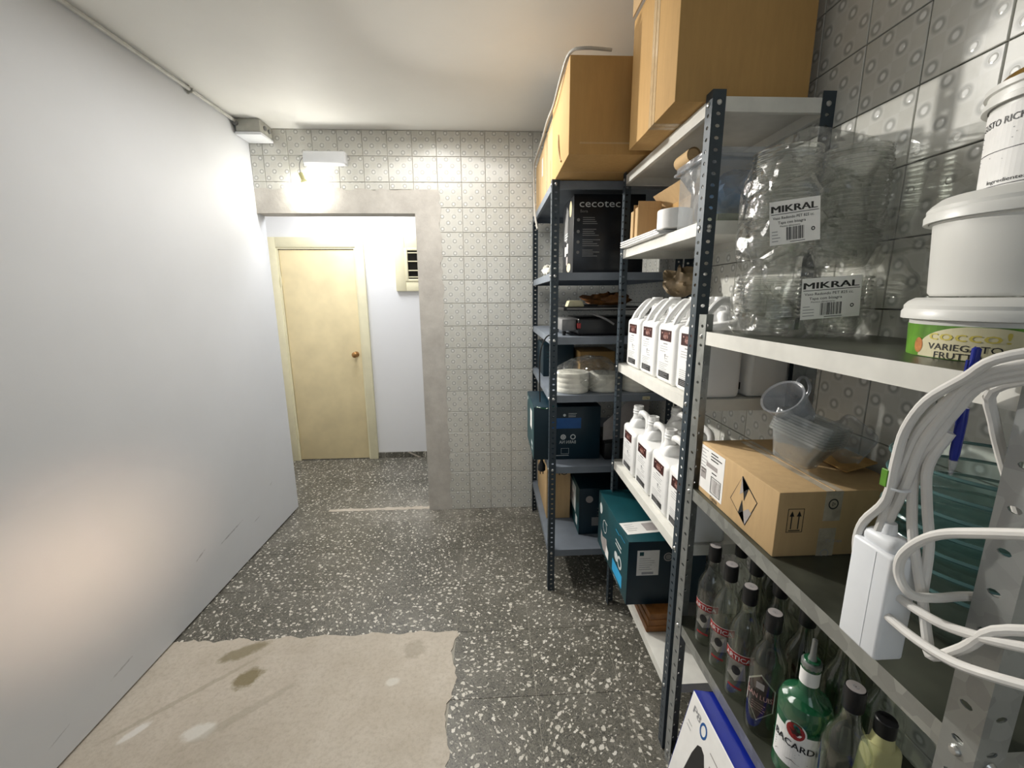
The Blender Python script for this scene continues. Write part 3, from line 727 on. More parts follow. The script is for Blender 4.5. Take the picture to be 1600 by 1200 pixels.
r, hx, hy, h = carton('cardboard_box', 'cardboard box last in the row on top of the far shelves, by the end wall', 'cardboard box', (.29, 2.415, 1.998), (.60, 2.79, 2.285), M_CARD)
obj('edge_slot', MB().box((-hx-.0008, -.05, .03), (-hx+.001, -.044, .16)), M_CARD2, r)
obj('paper_label', MB().box((-hx-.0010, -.16, .15), (-hx+.0008, -.12, .24)), M_PAPER, r)
tag(obj('grey_panel', MB().rbox((-.008, -.20, 0), (.008, .20, .40), .002), M_GREYP, None, (.345, 2.33, 2.292), (0, .0, 0)), 'thin grey panel lying on the middle cardboard box', 'panel')
bpy.data.objects['grey_panel'].rotation_euler = (0, PI/2-.32, 0); bpy.data.objects['grey_panel'].location = (.30, 2.33, 2.305)
cb = tag(obj('cable', MB().tube([(.42, 1.60, 2.318), (.33, 1.60, 2.322), (.285, 1.64, 2.327), (.272, 1.74, 2.30), (.270, 1.919, 2.276), (.268, 2.10, 2.285), (.270, 2.293, 2.283), (.272, 2.55, 2.29), (.268, 2.70, 2.270), (.264, 2.68, 2.18), (.262, 2.62, 2.06), (.258, 2.52, 1.95), (.262, 2.446, 1.874)], .0055, 8), M_CABLEG), 'old grey cable draped over the cardboard boxes and hanging down', 'cable')

# ---- far unit, 1.612 shelf: black appliance box
r, hx, hy, h = carton('appliance_box', 'black printed appliance box standing on the upper far shelf', 'box', (.375, 1.985, 1.612), (.70, 2.26, 1.952), M_BLACKBOX)
f = Flat(); f.text(.025, .285, .046, 'cecotec', M_WHPRINT, .185)
for k, zz in enumerate((.225, .175, .13, .085)):
    f.disc(.022, zz+.006, .007, .007, M_GREYP, 2); f.lines(.042, zz+.014, .085, 4, .0085, .003, M_GREYP)
f.text(.03, .262, .018, 'Bora', M_GREYP)
f.build('front_print', r, (-hx, -hy, 0), NY, UP)
f = Flat(); f.poly([(.03, .17), (.12, .15), (.15, .29), (.10, .32), (.06, .26)], M_GREYP, 1); f.disc(.20, .29, .03, .035, M_CREAM, 1)
f.rect(.06, .09, .035, .045, M_PAPERW, 1); f.rect(.11, .10, .035, .045, M_PAPERW, 1); f.rect(.10, .045, .04, .04, M_PAPERG, 1); f.disc(.17, .03, .05, .02, M_CREAM, 1); f.lines(.06, .19, .1, 3, .012, .004, M_WHPRINT)
f.build('side_print', r, (-hx, hy, 0), NX, UP)
def blob_mesh(sx, sy, sz, amp, seed, n=28, m=16, flat=.0):
    rnd = random.Random(seed); ph = [(rnd.uniform(2, 9), rnd.uniform(2, 9), rnd.uniform(0, 6)) for _ in range(7)]
    mb = MB(); vs = []; fs = []
    for j in range(m+1):
        th = PI*j/m
        for i in range(n):
            a = 2*PI*i/n
            d = 1+amp*sum(math.sin(p*a+q*th+o) for p, q, o in [(round(p), q, o) for p, q, o in ph])/3
            c, s_ = math.cos(a), math.sin(a)
            k = (abs(c)**4+abs(s_)**4)**-.25 if flat else 1
            st = math.sin(th)**(.45 if flat else 1) if 0 < j < m else 0
            vs.append((sx*st*c*k*d, sy*st*s_*k*d, sz*(.5-.5*math.cos(th))*(1 if j < 2 else d)))
    for j in range(m):
        for i in range(n): q = (i+1) % n; fs.append((j*n+i, j*n+q, (j+1)*n+q, (j+1)*n+i))
    mb.add(vs, fs, 0, True); return mb
tag(obj('plastic_bag', blob_mesh(.045, .17, .055, .35, 3, 30, 12), M_BAG, None, (.345, 2.55, 1.613)), 'crumpled clear plastic bag on the upper far shelf', 'plastic bag')
tag(obj('crumpled_paper', blob_mesh(.03, .05, .045, .4, 9, 18, 10), M_FIBRE, None, (.312, 2.33, 1.613)), 'small crumpled off-white paper beside the clear bag', 'paper')
# ---- 1.322 shelf: contact grill and things on it
gr = thing('contact_grill', 'black electric contact grill on the far shelf, flat plate on top', 'grill', (.50, 2.16, 1.323))
obj('grill_body', MB().rbox((-.09, -.16, .0), (.26, .16, .085), .012, 3), M_BLACKP, gr)
obj('grill_plate', MB().rbox((-.165, -.185, .118), (.28, .18, .134), .004, 2), M_BLACKP, gr)
obj('plate_rim', MB().rbox((-.150, -.190, .124), (.275, -.186, .130), .001, 1), M_GREYP, gr)
obj('control_box', MB().rbox((-.165, -.14, .022), (-.095, .10, .078), .006, 2), M_GREYP, gr)
obj('switch', MB().rbox((-.096, -.168, .035), (-.078, -.158, .06), .002, 1), M_RED, gr)
obj('grill_handle', MB().tube([(-.03, -.172, .105), (.03, -.195, .080), (.07, -.20, .055)], .005, 8), M_GREYP, gr)
obj('foot', MB().lathe([(.008, 0), (.01, .02)], 10, 0, T(-.15, -.12, .0)).lathe([(.008, 0), (.01, .02)], 10, 0, T(-.15, .10, .0)), M_BLACKP, gr)
tag(obj('sponge', MB().rbox((-.042, -.035, 0), (.042, .035, .030), .006, 2, 0, None, topfn=lambda c: (c.x*.75, c.y, c.z)), M_LABYEL, None, (.40, 2.05, 1.4580)), 'pale yellow sponge lying on the black grill plate', 'sponge')
tag(obj('knife', MB().rbox((-.06, -.006, 0), (.03, .006, .010), .002, 1, 1).box((.03, -.009, .003), (.13, .009, .0045), 0), [M_GALV, M_BLACKP], None, (.50, 2.12, 1.4580), (0, 0, .15)), 'small knife lying on the black grill plate behind the sponge', 'knife')
tag(obj('cloth', blob_mesh(.12, .07, .055, .3, 21, 24, 10), M_WOOD, None, (.60, 2.20, 1.4580)), 'crumpled dark brown cloth at the back of the grill plate', 'cloth')
pc = thing('power_cord', 'black power cord hanging down the far shelves with its plug', 'cord', (.26, 2.0, .6))
obj('cord', MB().tube([(.06, .03, .745), (.03, -.01, .735), (-.004, -.023, .72), (-.012, .10, .66), (-.013, .163, .58), (-.012, .165, .44), (-.012, .12, .25), (-.012, .062, .141), (-.010, .07, .06)], .0035, 7), M_BLACKP, pc)
obj('plug', MB().lathe([(.006, .045), (.011, .03), (.019, .012), (.020, -.012), (.016, -.018)], 14, 0, T(-.010, .075, .03)).lathe([(.0025, -.036), (.0025, -.018)], 8, 0, T(-.017, .075, .03)).lathe([(.0025, -.036), (.0025, -.018)], 8, 0, T(-.003, .075, .03)), M_BLACKP, pc)
# ---- 1.045 shelf: bagged round tubs
def tub_round(x, y, r_, h, lab, z=1.046):
    k = int(h/.02)
    prof = [(r_*.97, 0)]
    for i in range(k): prof += [(r_*.985, i*h/k+.002), (r_, i*h/k+.008), (r_, i*h/k+h/k-.003), (r_*.985, i*h/k+h/k-.0005)]
    prof += [(r_*.9, h), (.001, h+.002)]
    return tag(obj('lid_stack', MB().lathe(prof, 32), M_FIBRE, None, (x, y, z)), lab, 'lid stack')
tub_round(.395, 2.045, .082, .098, 'round stack of off-white lids in film, at the near left of its shelf')
tub_round(.562, 2.06, .080, .088, 'second off-white lid stack from the left under the clear film')
tub_round(.725, 2.05, .078, .085, 'off-white lid stack behind the tall post, third from the left')
tub_round(.803, 2.24, .062, .075, 'off-white lid stack deepest in the corner of its shelf')
tag(obj('plastic_bag', blob_mesh(.175, .100, .165, .05, 5, 40, 18, 0), M_BAG, None, (.478, 2.055, 1.047)), 'clear film bag peaked over the round off-white lid stacks', 'plastic bag')
f_ = thing('price_tag', 'small pale tag stuck on a shelf edge behind the jugs', 'tag', (.735, 1.939, 1.027))
f = Flat(); f.rect(-.018, -.008, .036, .016, M_LABYEL, 1); f.text(-.012, -.005, .011, '176', M_INK, .024); f.build('paper_tag', f_, (0, 0, 0), NY, UP)
r, hx, hy, h = carton('cardboard_box', 'small brown cardboard box in the shade behind the lid stacks', 'cardboard box', (.50, 2.36, 1.046), (.70, 2.60, 1.20), M_CARD2)
obj('flap', MB().box((-hx-.01, -hy-.03, h-.03), (hx*.3, -hy, h-.027)), M_CARD2, r)
r, hx, hy, h = carton('teal_box', 'dark teal box in the shade behind the bagged lid stacks', 'box', (.30, 2.45, 1.046), (.48, 2.76, 1.235), M_TEALD)
f = Flat(); f.lines(.02, .14, .08, 3, .02, .005, M_TEAL); f.build('side_print', r, (-hx, -hy, 0), NY, UP)
# ---- .685 shelf
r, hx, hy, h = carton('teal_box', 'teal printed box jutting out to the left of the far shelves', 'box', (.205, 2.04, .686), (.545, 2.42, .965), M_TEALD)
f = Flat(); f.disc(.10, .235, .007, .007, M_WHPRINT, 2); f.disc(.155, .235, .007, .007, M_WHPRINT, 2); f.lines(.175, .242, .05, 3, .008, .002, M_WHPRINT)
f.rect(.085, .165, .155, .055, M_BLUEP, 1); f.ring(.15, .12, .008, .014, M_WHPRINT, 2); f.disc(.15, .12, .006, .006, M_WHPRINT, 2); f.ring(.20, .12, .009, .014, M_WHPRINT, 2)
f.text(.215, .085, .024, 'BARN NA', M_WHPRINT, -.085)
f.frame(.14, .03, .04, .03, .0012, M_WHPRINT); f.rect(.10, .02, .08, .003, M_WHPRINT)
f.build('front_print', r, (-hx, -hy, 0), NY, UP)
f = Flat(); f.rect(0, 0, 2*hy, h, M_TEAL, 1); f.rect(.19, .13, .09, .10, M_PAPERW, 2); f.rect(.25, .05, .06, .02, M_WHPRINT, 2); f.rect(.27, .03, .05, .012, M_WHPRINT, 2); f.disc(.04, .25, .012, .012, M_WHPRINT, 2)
f.build('side_print', r, (-hx, hy, 0), NX, UP)
obj('plastic_strap', MB().tube([(-hx+.01, -hy-.001, h+.002), (-hx+.06, -hy-.002, h-.008), (-hx+.11, -hy-.001, h+.002)], .003, 6), M_GREENG, r)
tag(obj('paper_sheet', MB().add([(0, 0, 0), (.23, .0, .02), (.23, 0, .20), (.12, 0, .20), (0, 0, .09), (0, .002, 0), (.23, .002, .02), (.23, .002, .20), (.12, .002, .20), (0, .002, .09)], [(0,1,2,3,4), (9,8,7,6,5), (0,5,6,1), (1,6,7,2), (2,7,8,3), (3,8,9,4), (4,9,5,0)]), M_PAPERG, None, (.555, 2.03, .776), (0, 0, 0)), 'grey cut sheet standing beside the jutting teal box', 'sheet')
tag(obj('storage_case', MB().rbox((-.14, -.12, 0), (.14, .12, .088), .006, 2).rbox((-.142, -.122, .088), (.142, .122, .10), .003, 1), M_BLACKP, None, (.705, 2.14, .6865)), 'black flat case under the grey cut sheet', 'case')
bpy.data.objects['paper_sheet'].location = (.558, 2.032, .7875)
# ---- .232 shelf
r, hx, hy, h = carton('cardboard_box', 'tan cardboard box at the back of the lowest far shelf, behind the plug', 'cardboard box', (.302, 2.26, .233), (.44, 2.72, .635), M_CARD)
f = Flat(); f.text(.045, .27, .05, 'HO', M_INK, .075, .02); f.build('lettering', r, (-hx, -hy, 0), NY, UP)
f = Flat(); f.text(.36, .30, .05, 'K', M_INK, .05, .02); f.build('lettering', r, (-hx, hy, 0), NX, UP)
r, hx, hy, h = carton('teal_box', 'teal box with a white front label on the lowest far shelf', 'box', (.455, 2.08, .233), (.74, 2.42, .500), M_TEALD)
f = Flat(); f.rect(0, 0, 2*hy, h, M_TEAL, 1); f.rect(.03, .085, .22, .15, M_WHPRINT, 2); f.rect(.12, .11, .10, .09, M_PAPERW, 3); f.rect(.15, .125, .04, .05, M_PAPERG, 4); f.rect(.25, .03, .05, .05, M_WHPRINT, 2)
f.build('side_print', r, (-hx, hy, 0), NX, UP)
f = Flat(); f.disc(.055, .205, .020, .020, M_PAPERG, 2); f.lines(.10, .15, .06, 3, .02, .003, M_GREYP); f.rect(.07, .05, .10, .05, M_GREYP, 2); f.build('front_print', r, (-hx, -hy, 0), NY, UP)

# ================================================================== MIDDLE UNIT
# .255 shelf: boards and the big teal box
for k in range(3):
    tag(obj('wooden_board', MB().rbox((-.055, -.22, 0), (.055+.004*k, .22, .0265), .002, 1), M_WOOD, None, (.625, 1.575, .2555+k*.0275), (0, 0, .02*(k-1))), ['lowest of the three orange wooden boards under the teal box', 'middle one of the three orange wooden boards under the teal box', 'topmost orange wooden board, right under the teal box'][k], 'board', 'wooden boards under the teal box')
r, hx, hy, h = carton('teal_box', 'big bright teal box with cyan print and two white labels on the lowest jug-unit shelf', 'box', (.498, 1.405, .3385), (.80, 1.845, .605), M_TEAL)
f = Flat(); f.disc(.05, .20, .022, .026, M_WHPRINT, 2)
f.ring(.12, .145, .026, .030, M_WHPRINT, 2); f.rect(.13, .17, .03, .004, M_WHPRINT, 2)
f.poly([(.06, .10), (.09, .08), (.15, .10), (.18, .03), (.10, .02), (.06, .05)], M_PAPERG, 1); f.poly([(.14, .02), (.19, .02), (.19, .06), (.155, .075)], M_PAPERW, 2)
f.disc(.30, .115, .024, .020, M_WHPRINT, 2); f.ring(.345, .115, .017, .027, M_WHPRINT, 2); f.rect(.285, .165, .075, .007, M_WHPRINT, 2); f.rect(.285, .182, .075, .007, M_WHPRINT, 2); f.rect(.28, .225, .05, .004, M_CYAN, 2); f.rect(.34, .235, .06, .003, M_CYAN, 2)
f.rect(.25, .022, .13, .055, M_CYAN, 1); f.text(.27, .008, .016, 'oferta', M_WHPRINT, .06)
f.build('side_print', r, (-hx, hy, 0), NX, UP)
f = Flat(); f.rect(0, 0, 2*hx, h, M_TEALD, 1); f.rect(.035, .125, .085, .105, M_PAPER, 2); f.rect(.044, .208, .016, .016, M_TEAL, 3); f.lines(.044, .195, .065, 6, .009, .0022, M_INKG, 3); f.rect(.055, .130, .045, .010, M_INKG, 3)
f.ring(.155, .20, .014, .018, M_PAPERG, 2); f.disc(.155, .20, .011, .011, M_GREYP, 2)
f.build('front_print', r, (-hx, -hy, 0), NY, UP)
f = Flat(); f.rect(0, 0, .15, .085, M_PAPER, 1); f.rect(.085, .015, .05, .055, M_PAPERG, 2); f.lines(.012, .065, .06, 4, .014, .003, M_INKG, 2)
f.build('top_label', r, (-hx+.012, -hy+.05, h), (1, .1, 0), (-.1, 1, 0))

# jugs
JW, JD, JH = .150, .128, .285     # along y, along x, height
def make_jug(label, kind=0):
    r_ = thing('plastic_jug', label, 'jug', (0, 0, 0))
    zb = .198
    def top(c):
        return (c.x, c.y, zb+(.028 if c.x > 0 else 0)) if kind == 0 else (c.x, c.y, zb-.012+(.02 if c.y > 0 else 0))
    mb = MB(); mb.rbox((-JD/2, -JW/2, 0), (JD/2, JW/2, .2), .017, 4, 0, None, topfn=top)
    # raised shoulder block under the neck
    if kind == 0: mb.rbox((JD*.10, -JW*.30, .19), (JD*.46, JW*.34, .246), .016, 3, 0, None, topfn=lambda c: (c.x*.98, c.y*.72, c.z))
    else: mb.rbox((-JD*.40, -.004, .185), (JD*.40, JW*.47, .236), .018, 3, 0, None, topfn=lambda c: (c.x*.62, c.y*.85+.004, c.z))
    body = obj('jug_body', mb, M_HDPE, r_)
    h_ = MB(); nx, ny = JD*.26, .010
    if kind == 0:
        h_.tube([(-JD*.40, -.034, .196), (-JD*.31, -.036, .222), (-JD*.05, -.036, .264), (JD*.12, -.032, .272), (JD*.30, -.02, .262), (JD*.36, -.01, .235)], .0105, 10)
        h_.tube([(-JD*.40, .034, .196), (-JD*.29, .036, .224), (-JD*.02, .034, .264), (JD*.12, .028, .270), (JD*.30, .016, .258)], .0105, 10)
    else:
        nx, ny = -.012, .034
        h_.tube([(nx+.004, ny-.012, .242), (nx+.004, ny-.024, .258), (nx+.004, -.020, .264), (.0, -.046, .252), (-.002, -.060, .226), (-.004, -.062, .190)], .0125, 12)
    obj('handle', h_, M_HDPE, r_)
    n_ = MB(); n_.lathe([(.030, .190), (.026, .225), (.021, .240), (.0205, .252), (.0225, .254), (.0225, .258), (.0205, .260), (.0225, .264), (.0225, .268), (.0205, .270), (.0205, JH), (.017, JH), (.017, .245)], 20, 0, T(nx, ny, 0), True, False)
    obj('neck', n_, M_HDPE, r_)
    f = Flat(); w_ = .088; x0 = .030
    f.rect(x0, .142, w_, .036, M_MAROON, 1); f.rect(x0+.028, .149, .034, .022, M_BROWNPR, 2); f.text(x0+.026, .153, .017, 'agra', M_PINK, .040, .02, 3); f.disc(x0+.016, .168, .004, .003, M_PINK, 2, 8); f.disc(x0+.072, .169, .003, .004, M_PINK, 2, 8); f.disc(x0+.074, .150, .004, .003, M_BROWNPR, 2, 8)
    f.rect(x0+.028, .131, .034, .004, M_INKG, 1); f.lines(x0+.004, .122, w_-.01, 3, .008, .0016, M_INKG, 1); f.poly([(x0+.04, .098), (x0+.055, .100), (x0+.050, .092), (x0+.046, .078), (x0+.043, .092)], M_INKG, 1)
    f.lines(x0+.05, .092, .03, 3, .008, .002, M_INKG, 1); f.lines(x0+.002, .066, w_-.006, 5, .0062, .0014, M_INKG, 1)
    f.rect(x0, .018, w_, .021, M_INK, 1); f.lines(x0+.008, .033, w_-.02, 3, .005, .0012, M_INKG, 2)
    f.build('label_print', r_, (-JD/2, JW/2, 0), NX, UP)
    return r_
jug0 = make_jug('white plastic jug farthest in the front row of the middle shelf')
jug1 = make_jug('white plastic jug with arched handle', 1)
used = [False]; used1 = [False]
def jug(x, y, z, lab, rot=0, g='white plastic jugs on the ivory shelves'):
    if z < 1:
        o = copy_tree(jug1) if used1[0] else jug1; used1[0] = True
    else:
        o = copy_tree(jug0) if used[0] else jug0; used[0] = True
    o.location = (x, y, z); o.rotation_euler = (0, 0, rot); o['label'] = lab; o['group'] = g
Z2, Z3 = 1.2155, .7585
XJ, XJ2 = .640, .788
for k, (y, l) in enumerate(((1.705, 'white jug farthest from the camera in the upper front row'), (1.540, 'second white jug from the far end in the upper front row'), (1.375, 'third white jug from the far end in the upper front row'), (1.215, 'white jug half hidden by the slate post, nearest in the upper front row'))): jug(XJ, y, Z2, l)
for k, (y, l) in enumerate(((1.705, 'upper back-row white jug farthest from the camera'), (1.54, 'upper back-row white jug, second from the far end'), (1.375, 'upper back-row white jug, third from the far end'), (1.22, 'plain back of a white jug seen between post and film bags, upper shelf'))): jug(XJ2, y, Z2, l)
for y, l in ((1.700, 'white jug farthest from the camera in the lower front row'), (1.530, 'middle white jug of the lower front row'), (1.365, 'third white jug of the lower front row, above the teal box labels'), (1.212, 'nearest white jug of the lower shelf, behind the taped carton')): jug(XJ, y, Z3, l, 0.0)
for y, l in ((1.66, 'lower back-row white jug farthest from the camera'), (1.48, 'lower back-row white jug, standing second from the far end')): jug(XJ2, y, Z3, l)
tag(obj('paper_bag', blob_mesh(.055, .09, .105, .20, 14, 30, 14), M_PAPERBAG, None, (.775, 1.735, 1.4985)), 'crumpled brown paper bag lying on the back-row jugs', 'paper bag')
# 1.695 shelf
tb = thing('storage_tub', 'milky plastic storage tub with blue cloth inside, on the upper ivory shelf', 'tub', (.712, 1.262, 1.696))
mb = MB(); mb.rbox((-.135, -.095, 0), (.135, .095, .172), .012, 3)
mb.f = [f_ for f_ in mb.f]; obj('tub_body', mb, M_TUBP, tb)
mb = MB(); mb.rbox((-.142, -.102, .168), (.142, .102, .186), .006, 2); mb.rbox((-.148, -.106, .160), (.148, .106, .169), .003, 1)
obj('tub_rim', mb, M_PITCH, tb)
tag(obj('blue_cloth', blob_mesh(.115, .075, .115, .12, 31, 26, 12), M_BLUECL, None, (.735, 1.262, 1.725)), 'blue cloth seen through the milky storage tub', 'cloth')
tag(obj('green_cloth', MB().rbox((-.11, -.07, 0), (.11, .07, .026), .008, 2), M_GRASS, None, (.73, 1.262, 1.6985)), 'flat dark green cloth at the bottom of the milky tub', 'cloth')
tag(obj('cardboard_tube', MB().lathe([(.0205, 0), (.0205, .09), (.018, .09), (.018, .004)], 20, 0, None, False, False).lathe([(.018, .004), (.001, .0041)], 20, 0, None, False, False), M_CARD, None, (.592, 1.30, 1.9035), (-PI/2, 0, 0)), 'brown cardboard tube lying end-on across the milky tub', 'cardboard tube')
tag(obj('paper_roll', MB().lathe([(.052, 0), (.054, .002), (.054, .058), (.052, .060), (.02, .060), (.02, .05)], 28, 0, None, True, True), M_PAPERW, None, (.628, 1.425, 1.7095)), 'white round roll standing beside the milky tub', 'roll')
for k in range(3):
    tag(obj('white_tray', MB().rbox((-.05, -.20+.01*k, 0), (.05, .20-.02*k, .0035), .001, 1).rbox((-.052, -.202+.01*k, .0015), (-.049, .202-.02*k, .006), .0008, 1), M_PAPERW, None, (.585-.004*k, 1.585, 1.6965+.0062*k), (0, 0, .015*k)), ['lowest white paper tray on the upper ivory shelf', 'middle white paper tray on the upper ivory shelf', 'top white paper tray on the upper ivory shelf, under the roll'][k], 'tray', 'white trays on the upper ivory shelf')
bpy.data.objects['paper_roll'].location = (.600, 1.425, 1.7155)
def flatbox(x, y, lab, w=.10, h=.12):
    r_ = thing('flat_carton', lab, 'carton', (x, y, 1.7155 if x < .63 else 1.696))
    obj('carton_body', MB().rbox((-w/2, -.016, 0), (w/2, .016, h), .002, 1), M_CARD, r_)
    obj('carton_flap', MB().box((-w/2, -.018, h-.006), (w/2, -.0165, h+.020)), M_CARD, r_)
flatbox(.605, 1.735, 'farthest of the folded tan cartons standing on the upper ivory shelf', .09, .115)
flatbox(.605, 1.685, 'folded tan carton between the farthest one and the open box', .09, .12)
r_ = thing('open_carton', 'open brown cardboard box with raised flaps behind the white roll', 'cardboard box', (.75, 1.58, 1.696))
mb = MB(); q = .004
mb.box((-.085, -.12, 0), (.105, .12, q)); mb.box((-.085, -.12, q), (-.085+q, .12, .135)); mb.box((.105-q, -.12, q), (.105, .12, .135)); mb.box((-.085+q, -.12, q), (.105-q, -.12+q, .135)); mb.box((-.085+q, .12-q, q), (.105-q, .12, .135))
obj('box_body', mb, M_CARD2, r_)
obj('box_flap', MB().box((-.085, -.12, .0), (-.082, .12, .06), 0, T(-.085, 0, .135) @ R(-.7, 'Y') @ T(.085, 0, 0)).box((-.08, -.0015, 0), (.10, .0015, .05), 0, T(0, -.119, .136) @ R(.5, 'X')), M_CARD, r_)

# ================================================================== NEAR UNIT
# taped carton
r, hx, hy, h = carton('cardboard_box', 'tan cardboard carton with barcode label, arrows and hazard diamond on the near shelf', 'cardboard box', (.566, .752, .9755), (.845, 1.068, 1.118), M_CARD)
f = Flat()
f.poly([(.0, .015), (.115, .015), (.115, .135), (.0, .135)], M_PAPERW, 1)
f.lines(.050, .125, .055, 3, .008, .003, M_INK, 2); f.rect(.03, .085, .055, .012, M_PAPERG, 2); f.rect(.006, .045, .026, .03, M_PAPERG, 2); f.lines(.004, .125, .035, 8, .009, .002, M_INKG, 2)
f.frame(.058, .022, .048, .045, .002, M_INK, 2); f.bars(.062, .026, .040, .037, M_PAPERG, 14, 3); f.lines(.06, .075, .04, 1, .01, .003, M_INK, 2)
f.text(.060, .004, .016, 'Ogima', M_INK, .035, .01, 1)
f.poly([(.190, .125), (.250, .088), (.215, .015), (.150, .052)], M_INK, 1); f.poly([(.189, .1215), (.2475, .087), (.2145, .0185), (.1535, .053)], M_CARD, 2)
f.poly([(.190, .1225), (.217, .106), (.186, .078)], M_PAPERG, 3); f.poly([(.2145, .0175), (.190, .033), (.222, .060), (.234, .055)], M_PAPERG, 3)
f.poly([(.190, .1225), (.217, .106), (.204, .070)], M_INK, 3); f.poly([(.2145, .0175), (.187, .034), (.197, .070)], M_INK, 3)
f.build('side_print', r, (-hx, hy-.004, 0), NX, UP)
f = Flat(); f.frame(.022, .055, .034, .052, .0013, M_INK, 1)
for xx in (.031, .046): f.rect(xx-.0012, .062, .0024, .034, M_INK, 1); f.poly([(xx-.005, .090), (xx+.005, .090), (xx, .102)], M_INK, 1)
f.rect(.027, .058, .024, .0022, M_INK, 1)
f.build('arrow_print', r, (-hx, -hy, 0), NY, UP)
f = Flat(); f.rect(.096, .078, .036, .064, M_TAPEW, 1); f.rect(.092, .0, .036, .062, M_TAPEW, 1)
f.ring(.114, .115, .008, .0105, M_INK, 2, 18, 1.1); f.ring(.114, .115, .003, .005, M_INK, 2, 3); f.text(.108, .030, .010, 'TV Xiaju', M_INKG, .0); f.ring(.110, .006, .007, .009, M_INKG, 2)
f2 = Flat(); f2.rect(0, 0, .036, .30, M_TAPEW, 1); f2.rect(.017, 0, .002, .30, M_PAPERW, 2)
f.build('tape_front', r, (-hx, -hy, 0), NY, UP); f2.build('tape_top', r, (-hx+.096, -hy, h), NY, (0, 1, 0))
obj('flap_edge', MB().box((-hx+.1135, -hy, h), (-hx+.1155, hy, h+.0015)), M_CARD2, r)
obj('raised_flap', MB().box((0, -.11, 0), (.07, .11, .003), 0, T(hx-.075, .03, h+.003) @ R(-.28, 'Y')), M_CARD2, r)
# clear containers on the carton
ct = thing('clear_container_stack', 'stack of clear square containers tilted on top of the carton', 'containers', (.665, .872, 1.1215), (0, 0, 0))
def sq_cup(w0, w1, h_, M_):
    mb = MB(); vs = []; fs = []; n = 5
    def ringp(w_, z, rc):
        P = []
        for cx, cy, a0 in ((1, 1, 0), (-1, 1, PI/2), (-1, -1, PI), (1, -1, 3*PI/2)):
            for k in range(n): a = a0+PI/2*k/(n-1); P.append((cx*(w_-rc)+rc*math.cos(a), cy*(w_-rc)+rc*math.sin(a), z))
        return P
    L = [ringp(w0, 0, .012), ringp(w1, h_, .014), ringp(w1+.006, h_+.001, .018), ringp(w1+.006, h_-.004, .018)]
    k = 4*n
    for P in L: vs += P
    for j in range(3):
        for i in range(k): q = (i+1) % k; fs.append((j*k+i, j*k+q, (j+1)*k+q, (j+1)*k+i))
    fs.append(tuple(range(k-1, -1, -1)))
    mb.add(vs, fs, 0, True, M_); return mb
for i in range(8):
    obj('container', sq_cup(.036, .054, .062, T(.015, 0, .014) @ R(.12, 'X') @ R(.24, 'Y') @ R(.5, 'Z') @ T(0, 0, i*.0062)), M_CLPP, ct)
pt = thing('measuring_jug', 'small clear plastic measuring jug lying on the stacked clear containers', 'measuring jug', (.668, .890, 1.255))
Mp = R(.25, 'Z') @ R(-.80, 'Y')
obj('jug_cup', MB().lathe([(.001, -.040), (.032, -.040), (.036, -.036), (.043, .035), (.046, .037), (.046, .039), (.041, .037), (.034, -.034)], 28, 0, Mp, False, False), M_PITCH, pt)
obj('jug_handle', MB().tube([(.042, 0, .030), (.062, 0, .032), (.072, 0, .015), (.064, 0, -.01), (.036, 0, -.020)], .0035, 8, 0, Mp), M_PITCH, pt)
tag(obj('clear_lid_tray', sq_cup(.030, .048, .045, R(1.9, 'Y') @ R(.3, 'Z')), M_PITCH, None, (.775, .89, 1.182)), 'milky clear container lying on its side behind the tilted stack', 'container')
# film bags of round containers, stack pieces
def deli(r0, r1, h_):
    return MB().lathe([(.001, 0), (r0*.9, 0), (r0, .004), (r1, h_-.003)], 24, 0, None, False, False).lathe([(r1, h_-.003), (r1+.004, h_-.0035), (r1+.0055, h_-.0012), (r1+.004, h_+.0008), (r1-.001, h_)], 28, 1, None, False, False)
dm = obj('round_container', deli(.046, .060, .045), [M_PET, M_PETRIM]); DM = dm.data
bpy.data.objects.remove(dm)
def dstack(x, y, z0, n, lab):
    for i in range(n):
        o = bpy.data.objects.new('round_container', DM); COL.objects.link(o); o.location = (x+random.uniform(-.0015, .0015), y+random.uniform(-.0015, .0015), z0+i*.0092); tag(o, lab, 'container', lab)
dstack(.632, .955, 1.413, 10, 'clear round container nested in the lower left stack inside the film bag')
dstack(.782, .945, 1.413, 10, 'clear round container nested in the lower right stack inside the film bag')
dstack(.636, .950, 1.562, 22, 'clear round container nested in the tall left stack inside the upper film bag')
dstack(.780, .940, 1.562, 22, 'clear round container nested in the tall right stack inside the upper film bag')
